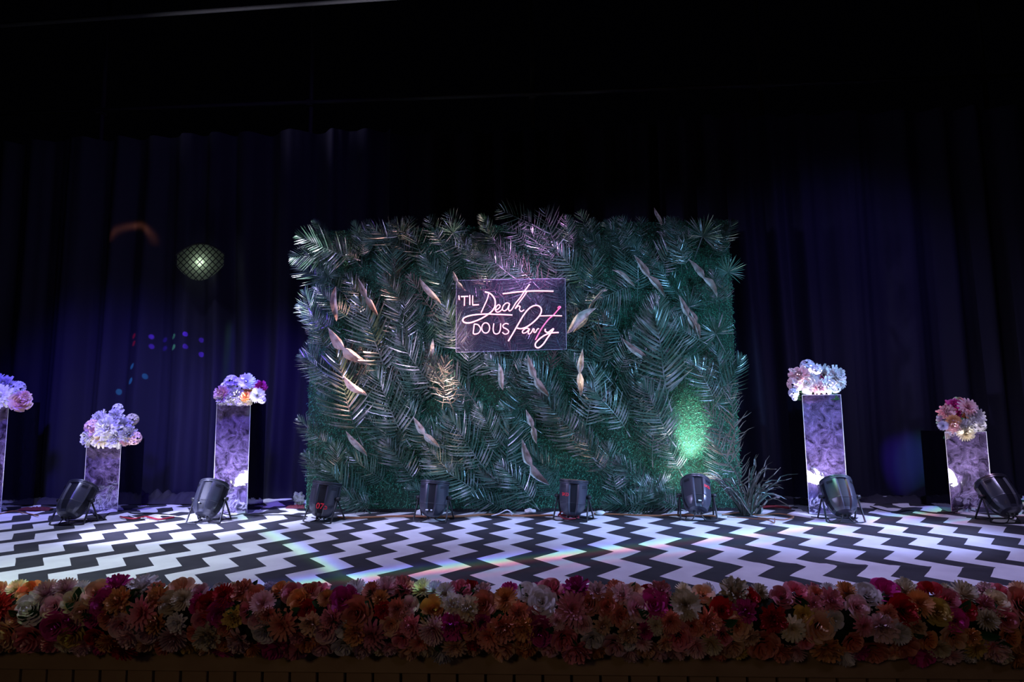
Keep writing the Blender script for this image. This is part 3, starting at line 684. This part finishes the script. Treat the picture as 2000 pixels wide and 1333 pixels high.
# ------------------------------------------------------------------ flowers
def petal(m, base, d, up, L, w, cup, tipcurl, nu=4, nv=3, ruff=0, ph=0):
    s = d.cross(up).normalized(); P_ = []
    for i in range(nu):
        t = i/(nu-1); ww = w*(math.sin(PI*(.12+.74*t))**.8)
        for j in range(nv):
            q = j/(nv-1)*2-1
            P_.append(base + d*L*t + up*(cup*L*math.sin(t*PI*.5)*.5 - tipcurl*L*t*t) + s*ww*q + up*(abs(q)*ww*.45) + up*(ruff*L*math.sin(q*7+ph+t*4)*t))
    m.grid(P_, nu, nv)
def shell(m, a, zc, rad, h, wang, flare, nu=5, nv=6, off=0.0):
    """one wrapped rose petal: a patch of a cup around the axis, rim rolled outward"""
    P_ = []
    for i in range(nu):
        t = i/(nu-1)
        for j in range(nv):
            q = j/(nv-1)*2-1; edge = (1-.30*q*q)
            rr_ = rad*(.45+.62*math.sin(t*PI*.55)) + flare*max(0, t-.6)**1.5*2.2 + .03*q+off
            aa = a+q*wang*(.55+.45*math.sin(PI*min(1, t+.15)))
            P_.append((rr_*math.cos(aa), rr_*math.sin(aa), zc+h*t*edge-.35*flare*max(0, t-.8)*5*.2))
    m.grid(P_, nu, nv)
def rose(seed=0):
    m = MB(); r = random.Random(seed)
    for ring, (n, rad, h, wang, fl_, z0) in enumerate([(2, .10, .62, 1.5, .02, .28), (3, .22, .66, 1.2, .06, .16), (4, .36, .66, 1.0, .12, .04), (5, .52, .62, .85, .20, -.08), (6, .68, .52, .75, .30, -.18), (6, .80, .36, .75, .38, -.26)]):
        for k in range(n): shell(m, 2*PI*(k+ring*.37)/n+r.uniform(-.12, .12), z0, rad, h, wang, fl_)
    m.tube([(0, 0, .1), (0, 0, .75)], [.07, .03], 8)
    return m
def mum(seed=0, n=120):
    m = MB(); r = random.Random(seed)
    for k in range(n):
        z = 1-(k+.5)/n*1.25; e = math.asin(max(-1, min(1, z))); a = k*2.39996
        rad_v = Vector((math.cos(a), math.sin(a), 0)); d = (rad_v*math.cos(e)+Vector((0, 0, 1))*math.sin(e)); up = (Vector((0, 0, 1))*math.cos(e)-rad_v*math.sin(e))
        L = r.uniform(.72, .90); petal(m, d*.10, d, up, L, .085, .30, -.22, 4, 2)
    return m
def dahlia(seed=0):
    m = MB(); r = random.Random(seed)
    for ring, (n, tilt, L) in enumerate([(6, 75, .45), (9, 55, .62), (12, 36, .78), (14, 16, .95), (14, -4, 1.0)]):
        for k in range(n):
            a = 2*PI*(k+.5*ring)/n; e = math.radians(tilt+r.uniform(-5, 5)); rad_v = Vector((math.cos(a), math.sin(a), 0))
            d = rad_v*math.cos(e)+Vector((0, 0, 1))*math.sin(e); up = Vector((0, 0, 1))*math.cos(e)-rad_v*math.sin(e)
            petal(m, d*.08+Vector((0, 0, .1)), d, up, L, .15, .3, .1, 4, 3)
    return m
def peony(seed=0):
    m = MB(); r = random.Random(seed)
    for k in range(56):
        z = 1-(k+.5)/56*1.15; e = math.asin(max(-1, min(1, z)))+r.uniform(-.15, .15); a = k*2.39996+r.uniform(-.2, .2)
        rad_v = Vector((math.cos(a), math.sin(a), 0)); d = rad_v*math.cos(e)+Vector((0, 0, 1))*math.sin(e); up = Vector((0, 0, 1))*math.cos(e)-rad_v*math.sin(e)
        petal(m, d*.1, d, up, r.uniform(.72, 1.0), .19, .25, -.1, 4, 5, .09, r.uniform(0, 6))
    return m
def sprig(seed=0):   # cluster of small florets
    m = MB(); r = random.Random(seed)
    for k in range(22):
        z = 1-(k+.5)/22*1.2; e = math.asin(max(-1, min(1, z))); a = k*2.39996
        c = Vector((math.cos(a)*math.cos(e), math.sin(a)*math.cos(e), math.sin(e)))*.68
        nrm = c.normalized(); t1 = nrm.orthogonal().normalized(); t2 = nrm.cross(t1)
        for q in range(5):
            aa = 2*PI*q/5+k; d = (t1*math.cos(aa)+t2*math.sin(aa)+nrm*.35).normalized(); petal(m, c, d, nrm, .34, .13, .2, .1, 3, 3)
    return m
GEO = {'rose': [rose(1), rose(2)], 'mum': [mum(1)], 'dahlia': [dahlia(1)], 'peony': [peony(1), peony(2)], 'sprig': [sprig(1)]}
def petal_mat(name, c, c2):
    m = mat('petal_'+name, c, .5, spec=.3); nt = m.node_tree; b = nt.nodes['Principled BSDF']
    tc = nt.nodes.new('ShaderNodeTexCoord'); vl = nt.nodes.new('ShaderNodeVectorMath'); vl.operation = 'LENGTH'
    x = nt.nodes.new('ShaderNodeMix'); x.data_type = 'RGBA'; x.inputs[6].default_value = (*c2, 1); x.inputs[7].default_value = (*c, 1)
    r = nt.nodes.new('ShaderNodeMapRange'); r.inputs[1].default_value = .2; r.inputs[2].default_value = .9
    nt.links.new(tc.outputs['Object'], vl.inputs[0]); nt.links.new(vl.outputs['Value'], r.inputs[0]); nt.links.new(r.outputs[0], x.inputs[0]); nt.links.new(x.outputs[2], b.inputs['Base Color'])
    rnd_tint(m, .2); return m
PC = {'pink': ((.88, .36, .44), (.78, .14, .22)), 'salmon': ((.88, .38, .28), (.8, .18, .12)), 'orange': ((.88, .46, .20), (.78, .26, .08)), 'peach': ((.92, .64, .44), (.88, .42, .24)),
      'cream': ((.86, .80, .62), (.85, .62, .35)), 'white': ((.90, .88, .90), (.86, .80, .78)), 'magenta': ((.72, .06, .38), (.6, .03, .25)), 'red': ((.62, .035, .05), (.45, .02, .03)),
      'blush': ((.92, .66, .68), (.85, .35, .45)), 'lilac': ((.74, .72, .92), (.6, .52, .86)), 'yellow': ((.80, .62, .18), (.75, .42, .08))}
PMAT = {k: petal_mat(k, *v) for k, v in PC.items()}
FM = {}
def flower_mesh(kind, var, col):
    k = (kind, var % len(GEO[kind]), col)
    if k not in FM: FM[k] = GEO[kind][k[1]].mesh({'rose': 'rose', 'mum': 'chrysanthemum', 'dahlia': 'dahlia', 'peony': 'carnation', 'sprig': 'floret_cluster'}[kind], PMAT[col], True)
    return FM[k]
KN = {'rose': 'rose', 'mum': 'chrysanthemum', 'dahlia': 'dahlia', 'peony': 'carnation', 'sprig': 'floret_cluster'}
CN = {'pink': 'pink', 'salmon': 'salmon', 'orange': 'orange', 'peach': 'peach', 'cream': 'cream', 'white': 'white', 'magenta': 'magenta', 'red': 'red', 'blush': 'pale pink', 'lilac': 'lilac', 'yellow': 'yellow'}
def flower(kind, col, loc, nrm, rad, parent, r):
    me = flower_mesh(kind, r.randint(0, 1), col); o = link(KN[kind], me, parent)
    q = Vector(nrm).to_track_quat('Z', 'Y').to_matrix().to_4x4() @ Matrix.Rotation(r.uniform(0, 6.28), 4, 'Z')
    o.matrix_local = Matrix.Translation(loc) @ q @ Matrix.Diagonal((rad, rad, rad*r.uniform(.8, 1.0), 1))
    o['label'] = CN[col]+' '+KN[kind].replace('_', ' ')
    return o
lfm = MB(); Pn = []
for i in range(7):
    t = i/6; w = .26*math.sin(PI*min(1, t*.98+.02))**.8
    for j in range(3): Pn.append(((j-1)*w, t, .12*abs(j-1)*w/.26+.25*t-.35*t*t))
lfm.grid(Pn, 7, 3); LEAF = lfm.mesh('leaf', M_leaf, True)
def leaf(loc, d, nrm, L, parent):
    y = Vector(d).normalized(); z = Vector(nrm); z = (z-y*z.dot(y)).normalized(); x = y.cross(z)
    o = link('leaf', LEAF, parent); o.matrix_local = Matrix.Translation(loc) @ Matrix((x, y, z)).transposed().to_4x4() @ Matrix.Scale(L, 4); return o

# garland along the stage edge
GY, GZ, GR = EDGE-.105, .042, .076
gar = thing('flower_garland', 'long garland of mixed pink, orange, cream and red flowers along the stage edge', 'garland', (0, GY, GZ))
m = MB(); m.tube([(x, 0, .004*math.sin(x*7)) for x in np.linspace(-3.6, 3.6, 90)], .072, 12); m.tube([(x, .01, -.075) for x in np.linspace(-3.6, 3.6, 60)], .055, 10); m.build('core', M_core, gar, True)
r = random.Random(11); spots = []
cols = ['pink']*4+['salmon']*4+['orange']*4+['peach']*4+['cream']*3+['magenta']*2+['red']*2+['white']*2+['blush']*4+['yellow']*1
xl, xr = at(-60, 1200, GY).x, at(2060, 1200, GY).x
tries = 0
while len(spots) < 286 and tries < 60000:
    tries += 1
    x = r.uniform(xl, xr); u = r.uniform(-78, 118); rad = r.choice([.034, .040, .044, .048, .054, .058])
    u0 = math.radians(u); y = -math.cos(u0)*GR*1.0; z = math.sin(u0)*GR*1.45-.035
    if u > 100 and rad > .04: continue
    ok = all((x-a)**2+(y-b)**2+(z-c)**2 > (.62*(rad+d))**2 for a, b, c, d in spots)
    if ok: spots.append((x, y, z, rad))
print('garland flowers', len(spots))
for (x, y, z, rad) in spots:
    n = Vector((0, y*1.0-.05, z*.7+.02)).normalized(); n.x += r.uniform(-.3, .3); n.normalize()
    top = z > .045
    kind = r.choice(['rose']*5+['peony', 'peony', 'mum', 'dahlia'] if not top else ['rose', 'rose', 'peony', 'mum', 'mum', 'peony'])
    col = r.choice(cols if not top else cols+['white', 'blush', 'magenta', 'pink', 'lilac'])
    if kind == 'mum' and r.random() < .5: col = r.choice(['white', 'cream', 'blush'])
    flower(kind, col, Vector((x, y, z))+n*.006, n, rad*1.18, gar, r)
# the garland goes on past both frame edges: the same flowers joined into one part
ends = MB(); mids = []; ckeys = list(PMAT)
for (xa_, xb_) in ((-3.58, xl-.03), (xr+.03, 3.58)):
    done = []; tries = 0
    while tries < 2500 and len(done) < 260*(xb_-xa_)/5.0*1.2:
        tries += 1
        x = r.uniform(xa_, xb_); u0 = math.radians(r.uniform(-78, 118)); rad = r.uniform(.038, .058)
        y = -math.cos(u0)*GR; z = math.sin(u0)*GR*1.45-.035
        if any((x-a)**2+(y-b)**2+(z-c)**2 < (.62*(rad+d))**2 for a, b, c, d in done): continue
        done.append((x, y, z, rad)); n = Vector((r.uniform(-.3, .3), y-.05, z*.7+.02)).normalized()
        g_ = GEO[r.choice(['rose', 'peony', 'dahlia'])][0]; Mx = Matrix.Translation((x, y, z)) @ n.to_track_quat('Z', 'Y').to_matrix().to_4x4() @ Matrix.Scale(rad*1.18, 4)
        ends.add([Mx @ Vector(v) for v in g_.v], g_.f); mids += [ckeys.index(r.choice(cols))]*len(g_.f)
eo = ends.build('flowers', PMAT[ckeys[0]], gar, True)
for ck in ckeys[1:]: eo.data.materials.append(petal_mat(ck+'_joined', PC[ck][0], PC[ck][0]))
eo.data.polygons.foreach_set('material_index', mids); prop(eo, None, None, None, 'stuff')
for k in range(120):
    x = r.uniform(xl, xr); u = math.radians(r.uniform(-40, 120)); n = Vector((r.uniform(-.5, .5), -math.cos(u), math.sin(u)))
    d = Vector((r.uniform(-1, 1), -math.cos(u)*.5, math.sin(u)*.9+.15)); leaf((x, -math.cos(u)*GR*1.0, math.sin(u)*GR*1.1-.03), d, n, r.uniform(.045, .075), gar)

# ------------------------------------------------------------------ mirrored pillars with bouquets
def pillar(px_l, px_r, y_top, y_base, label, blabel, bq, seed, dirn=0, group='mirrored pillars with flowers'):
    A, B = fl(px_l, y_base), fl(px_r, y_base); Yf = (A.y+B.y)/2; xa_, xb_ = at(px_l, y_base, Yf).x, at(px_r, y_base, Yf).x
    w = xb_-xa_; h = at((px_l+px_r)/2, y_top, Yf).z; cx = (xa_+xb_)/2
    root = thing('mirrored_pillar', label, 'pillar', (cx, Yf+w/2, .006), group)
    hw = w/2
    fr = MB(); n = 24; k = 10; Pn = []
    for i in range(n):
        for j in range(k):
            xx = -hw+w*j/(k-1); zz = h*i/(n-1)
            e = (0 if j in (0, k-1) or i in (0, n-1) else 1)
            Pn.append((xx, -hw+e*.0035*mn.noise((xx*9+seed, zz*6, seed)), zz))
    fr.grid(Pn, n, k); fr.build('front_face', M_mirror, root, True)
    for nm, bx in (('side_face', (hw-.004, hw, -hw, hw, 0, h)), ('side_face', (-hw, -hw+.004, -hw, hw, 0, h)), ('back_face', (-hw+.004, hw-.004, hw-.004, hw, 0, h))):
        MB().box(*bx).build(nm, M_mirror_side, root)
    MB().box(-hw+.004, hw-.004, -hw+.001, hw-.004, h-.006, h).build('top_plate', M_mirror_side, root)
    m = MB()
    for s in (-1, 1): m.tube([(s*hw, -hw, 0), (s*hw, -hw, h)], .0022, 5)
    m.tube([(-hw, -hw, h), (hw, -hw, h)], .0022, 5); m.tube([(-hw, -hw, .002), (hw, -hw, .002)], .0022, 5); m.build('edge_trim', M_pillar_edge, root)
    # bouquet
    (bx0, bx1, by0, by1, fl_list) = bq
    Yb = Yf+w*.12
    c = at((bx0+bx1)/2, (by0+by1)/2, Yb); bot = Vector((cx, Yf+w*.5, h+.006))
    root2 = thing('flower_bouquet', blabel, 'flowers', bot, 'bouquets on the mirrored pillars')
    r = random.Random(seed)
    MB().tube([(0, 0, 0), (0, 0, .03)], [.07, .06], 12).build('foam_base', M_core, root2)
    for (x, y, kind, col, rpx) in fl_list:
        low = y > by1-.42*(by1-by0); dpt = r.uniform(-.14, -.08) if low else r.uniform(-.08, .12)
        L_ = at(x, y, Yb+dpt)-bot; rad = rpx*1.22*Yb/FPX
        L_.z = max(L_.z, rad*.5) if (abs(L_.x) < hw and not low) else L_.z
        n_ = Vector((L_.x*.9, -.30, L_.z*.5)).normalized()
        flower(kind, col, L_, n_, rad, root2, r)
        if r.random() < .8: MB().tube([(0, 0, .02), L_*.55+Vector((0, 0, .01)), L_], .003, 4).build('stem', M_stem, root2)
    for q in range(12):
        a = r.uniform(0, PI); px_ = (bx0+bx1)/2+(bx1-bx0)*.30*math.cos(a); py_ = by1-(by1-by0)*.55*math.sin(a)*r.uniform(.3, .9)
        L_ = at(px_, py_, Yb)-bot; leaf(L_*.8, L_.normalized()+Vector((r.uniform(-.4, .4), -.2, .1)), Vector((0, -1, .3)), r.uniform(.07, .11), root2)
    return root
def blob(cx, cy, rx, ry, n, kinds, cols_, rp, seed, lower=.55):
    r = random.Random(seed); out = []; t = 0
    while len(out) < n and t < 4000:
        t += 1; a = r.uniform(0, 2*PI); q = math.sqrt(r.random()); x = cx+rx*q*math.cos(a); y = cy+ry*q*math.sin(a)*(lower if math.sin(a) > 0 else 1)
        R_ = r.uniform(*rp)
        if all(math.hypot(x-o[0], y-o[1]) > .62*(R_+o[4]) for o in out): out.append((x, y, r.choice(kinds), r.choice(cols_), R_))
    return out
B0 = [(2, 775, 'dahlia', 'white', 19), (-22, 772, 'peony', 'white', 20), (12, 752, 'peony', 'lilac', 15), (34, 758, 'sprig', 'lilac', 14), (-5, 745, 'mum', 'lilac', 15), (40, 785, 'rose', 'blush', 16), (48, 773, 'peony', 'blush', 9), (28, 791, 'sprig', 'blush', 9), (-45, 765, 'rose', 'white', 18), (20, 775, 'sprig', 'white', 8)]
B1 = [(230, 798, 'sprig', 'white', 10), (258, 820, 'sprig', 'cream', 12), (200, 822, 'peony', 'white', 17), (228, 816, 'peony', 'white', 15), (182, 835, 'sprig', 'blush', 15), (212, 838, 'peony', 'white', 20), (238, 833, 'peony', 'white', 17), (178, 856, 'peony', 'white', 15), (200, 855, 'dahlia', 'cream', 17), (226, 855, 'peony', 'white', 18), (250, 850, 'peony', 'white', 14), (262, 856, 'sprig', 'blush', 13), (187, 846, 'rose', 'blush', 13), (245, 860, 'peony', 'blush', 10)]
B2 = [(452, 747, 'sprig', 'lilac', 14), (482, 747, 'mum', 'lilac', 15), (441, 757, 'sprig', 'white', 11), (500, 755, 'mum', 'lilac', 11), (509, 757, 'peony', 'magenta', 11), (437, 771, 'peony', 'blush', 15), (450, 764, 'rose', 'pink', 9), (462, 772, 'peony', 'white', 14), (470, 782, 'peony', 'white', 10), (450, 780, 'peony', 'white', 12), (480, 775, 'rose', 'orange', 8), (485, 764, 'dahlia', 'orange', 9), (502, 773, 'mum', 'white', 13), (512, 782, 'sprig', 'lilac', 7), (484, 783, 'peony', 'cream', 9), (433, 783, 'peony', 'white', 9)]
B3 = [(1577, 716, 'sprig', 'lilac', 13), (1562, 735, 'peony', 'blush', 17), (1582, 733, 'peony', 'lilac', 16), (1605, 732, 'peony', 'white', 17), (1628, 736, 'peony', 'white', 17), (1553, 750, 'sprig', 'blush', 14), (1578, 750, 'rose', 'white', 16), (1604, 746, 'rose', 'magenta', 12), (1615, 754, 'peony', 'white', 15), (1598, 758, 'peony', 'blush', 12), (1638, 746, 'dahlia', 'white', 12), (1632, 759, 'sprig', 'white', 9), (1550, 768, 'sprig', 'lilac', 9), (1552, 778, 'sprig', 'lilac', 5), (1618, 743, 'rose', 'pink', 9), (1595, 722, 'sprig', 'lilac', 9)]
B4 = [(1861, 793, 'peony', 'magenta', 12), (1875, 790, 'rose', 'pink', 12), (1888, 797, 'dahlia', 'blush', 14), (1848, 806, 'peony', 'blush', 13), (1843, 822, 'peony', 'lilac', 13), (1864, 808, 'rose', 'magenta', 10), (1882, 806, 'rose', 'orange', 9), (1862, 824, 'dahlia', 'orange', 10), (1882, 818, 'peony', 'white', 15), (1904, 816, 'dahlia', 'white', 15), (1895, 812, 'rose', 'peach', 9), (1862, 832, 'peony', 'blush', 12), (1898, 828, 'peony', 'white', 13), (1880, 836, 'peony', 'white', 14), (1884, 846, 'mum', 'cream', 13), (1912, 832, 'mum', 'white', 10), (1842, 832, 'mum', 'lilac', 8)]
pillar(-72, 1, 788, 1004, 'mirrored pillar cut by the left frame edge', 'white and lilac flower bouquet at the left frame edge', (-60, 56, 733, 796, B0), 1)
pillar(161, 229, 862, 1004, 'short mirrored pillar under the all-white bouquet', 'white and cream bouquet on the short pillar, two sprigs sticking up', (165, 275, 790, 868, B1), 2)
pillar(415, 482, 788, 1007, 'tall mirrored pillar just left of the foliage wall', 'white and pale blue bouquet with one magenta flower on the tall left pillar', (420, 518, 737, 790, B2), 3)
pillar(1581, 1658, 773, 1006, 'tallest mirrored pillar just right of the foliage wall', 'white bouquet with a bright pink rose in its middle', (1537, 1647, 704, 782, B3), 4)
pillar(1859, 1941, 845, 1004, 'short mirrored pillar under the pink and orange bouquet', 'pink, orange and white bouquet near the right edge', (1832, 1922, 778, 856, B4), 5)
o = stage_lamp((-95, 1024), at(-20, 775, 4.98), 'black can lamp just outside the left frame edge', 900, CWHT, tgt=at(-10, 800, 5.40))

# ------------------------------------------------------------------ cables, plugs and litter
def cable(pix, r, mt, label, cat='cable', z=None, jit=0, name='cable'):
    pts = []
    for q in pix:
        p = fl(q[0], q[1], (q[2] if len(q) > 2 else 0)+r+.012); pts.append(p)
    c = pts[0].copy(); c.z = 0
    root = MB().tube([q-c for q in catmull(pts, 6)], r, 6).build(name, mt, None, True, loc=c)
    prop(root, label, cat, 'cables on the stage'); return root
cable([(180, 1003), (200, 1012), (213, 1003), (240, 1001), (262, 1003), (300, 1003), (345, 1008)], .006, M_cable, 'black cable running from the short pillar along the carpet')
cable([(165, 985), (178, 1000), (196, 1008), (203, 1014)], .006, M_cable, 'black cable with a plug hanging beside the far left can lamp')
cable([(0, 1005), (25, 999), (50, 1003), (75, 1008)], .005, M_cable_or, 'thin orange cable on the carpet at the left edge')
cable([(235, 1010), (262, 1014), (285, 1010), (310, 1015), (340, 1011)], .008, M_cable_red, 'red cable between the two left pillars')
cable([(250, 1007), (275, 1013), (310, 1007), (350, 1010), (372, 1014)], .004, M_cable_wh, 'thin white cable between the two left pillars')
cable([(660, 1011), (700, 1012), (780, 1009), (850, 1010), (900, 1009), (950, 1006), (1010, 1008), (1080, 1007)], .010, M_cable_or, 'brown cable along the foot of the foliage wall')
cable([(960, 1008), (975, 1004, .02), (990, 997, .05), (1000, 1003, .03), (998, 1008)], .005, M_cable_wh, 'white looped cable before the foliage wall middle')
cable([(1090, 1008), (1098, 1000, .03), (1110, 1010), (1118, 1004, .02), (1130, 1012), (1105, 1014), (1095, 1007, .02), (1122, 1008)], .007, M_cable_red, 'dark red tangled cable under a can lamp')
cable([(1160, 1004), (1220, 1006), (1280, 1008), (1330, 1006), (1400, 1009)], .008, M_cable_or, 'brown cable along the foot of the foliage wall near the bright turf')
cable([(1410, 1006), (1450, 1002), (1480, 1007), (1520, 1004), (1550, 1010), (1530, 1016), (1505, 1014), (1480, 1012)], .005, M_cable_or, 'thin orange tangled cable between dried clump and tall pillar')
cable([(1470, 993), (1510, 990), (1545, 993)], .012, M_cable_red, 'thick red cable behind the dried clump')
cable([(1420, 1010), (1460, 1013), (1500, 1017), (1512, 1022), (1513, 1013)], .004, M_cable_or, 'thin orange cable loop lying on white carpet zigzag')
cable([(1700, 990), (1740, 1000), (1780, 997), (1830, 1003), (1870, 1000)], .006, M_cable, 'black cable between the two pillars on the right')
cable([(1862, 1002), (1880, 994, .02), (1905, 999), (1925, 996)], .007, M_cable, 'black cable coiled at the foot of the short right pillar')
cable([(430, 1003), (455, 1007), (476, 1004), (500, 1007), (560, 1006), (600, 1010)], .005, M_cable, 'black cable at the foot of the tall left pillar')
def blobm(c, rx, ry, rz, mt, name, label, cat, seed=0, f=1.5, am=.35):
    m = MB(); n1, n2 = 12, 16; Pn = []
    for a in np.linspace(0, PI, n1):
        for b_ in np.linspace(0, 2*PI, n2):
            v = Vector((math.sin(a)*math.cos(b_), math.sin(a)*math.sin(b_), math.cos(a))); k = 1+am*mn.noise(v*f+Vector((seed, 0, 0)))
            Pn.append((v.x*rx*k, v.y*ry*k, max(0.0, v.z*rz*k+rz*.8)))
    m.grid(Pn, n1, n2); o = m.build(name, mt, None, am < .2, loc=Vector(c)+Vector((0, 0, .014))); prop(o, label, cat); return o
blobm(fl(1035, 1006), .05, .03, .02, M_plastic, 'cable_connector', 'white plastic cable connector on the carpet before the foliage wall', 'connector', 1)
blobm(fl(1172, 1009), .042, .03, .018, M_plastic, 'puck_light', 'white oval puck lying between two can lamps', 'lamp', 2, 1, .05)
blobm(fl(820, 1010), .04, .03, .025, M_plastic, 'cable_connector', 'white connector beside the can lamp with white stickers', 'connector', 3)
blobm(fl(583, 990), .05, .04, .06, mat('wrapper', (.55, .65, .45), .5), 'crumpled_wrapper', 'pale green crumpled wrapper beside the left end of the foliage wall', 'wrapper', 4, 3, .8)
# round battery lamp: dark band between two bright ends
c = fl(1481, 1006); bl = thing('battery_lamp', 'small round lamp with black middle band near the dried clump', 'lamp', c+Vector((0, 0, .045)))
g = MB(); g.grid([(.034*math.sin(a)*math.cos(b_)*1.2, .034*math.sin(a)*math.sin(b_), .034*math.cos(a)) for a in np.linspace(0, PI, 10) for b_ in np.linspace(0, 2*PI, 17)], 10, 17); g.build('shell', M_plastic, bl, True)
MB().tube([(-.014, 0, 0), (.014, 0, 0)], .0375, 16).build('band', M_black2, bl, True)
# fabric heaps where the curtains pool
def heap(x0, x1, y, hgt, mt, label, seed, dep=.10):
    a, b_ = fl(x0, y), fl(x1, y); n = 60; k = 9; Pn = []; c = (a+b_)/2
    for i in range(n):
        t = i/(n-1); p = a.lerp(b_, t)
        for j in range(k):
            s = j/(k-1); h = math.sin(PI*s)*hgt*(.55+.9*abs(mn.noise((t*9+seed, s*3, seed))))*min(1, 8*t, 8*(1-t)) + .012*abs(mn.noise((t*40, s*9, seed)))
            Pn.append((p.x-c.x, p.y-c.y+(s-.5)*2*dep, h+.012 if 0 < j < k-1 else .004))
    o = MB().grid(Pn, n, k).build('crumpled_cloth', mt, None, True, loc=Vector((c.x, c.y, .01))); prop(o, label, 'cloth', 'crumpled cloth by the curtain'); return o
M_heap = mat('heap_cloth', (.014, .011, .026), .8)
heap(20, 150, 986, .05, M_heap, 'dark crumpled cloth behind the far left can lamp', 1)
heap(250, 400, 985, .10, M_heap, 'dark crumpled cloth heap between the two left pillars', 2)
heap(1480, 1570, 986, .04, M_heap, 'dark crumpled cloth behind the tall pillar right of the foliage wall', 3)
heap(1680, 1840, 984, .05, M_heap, 'dark crumpled cloth between the two right pillars', 4)
M_rag = mat('red_rag', (.09, .006, .012), .8)
heap(40, 100, 1000, .02, M_rag, 'dark red cloth strip on the carpet by the far left can lamp', 6, .03)
heap(236, 272, 988, .05, M_rag, 'dark red rag at the foot of the short pillar with white flowers', 7, .05)
heap(560, 598, 996, .02, M_rag, 'dark red cloth strip beside the left end of the foliage wall', 8, .03)
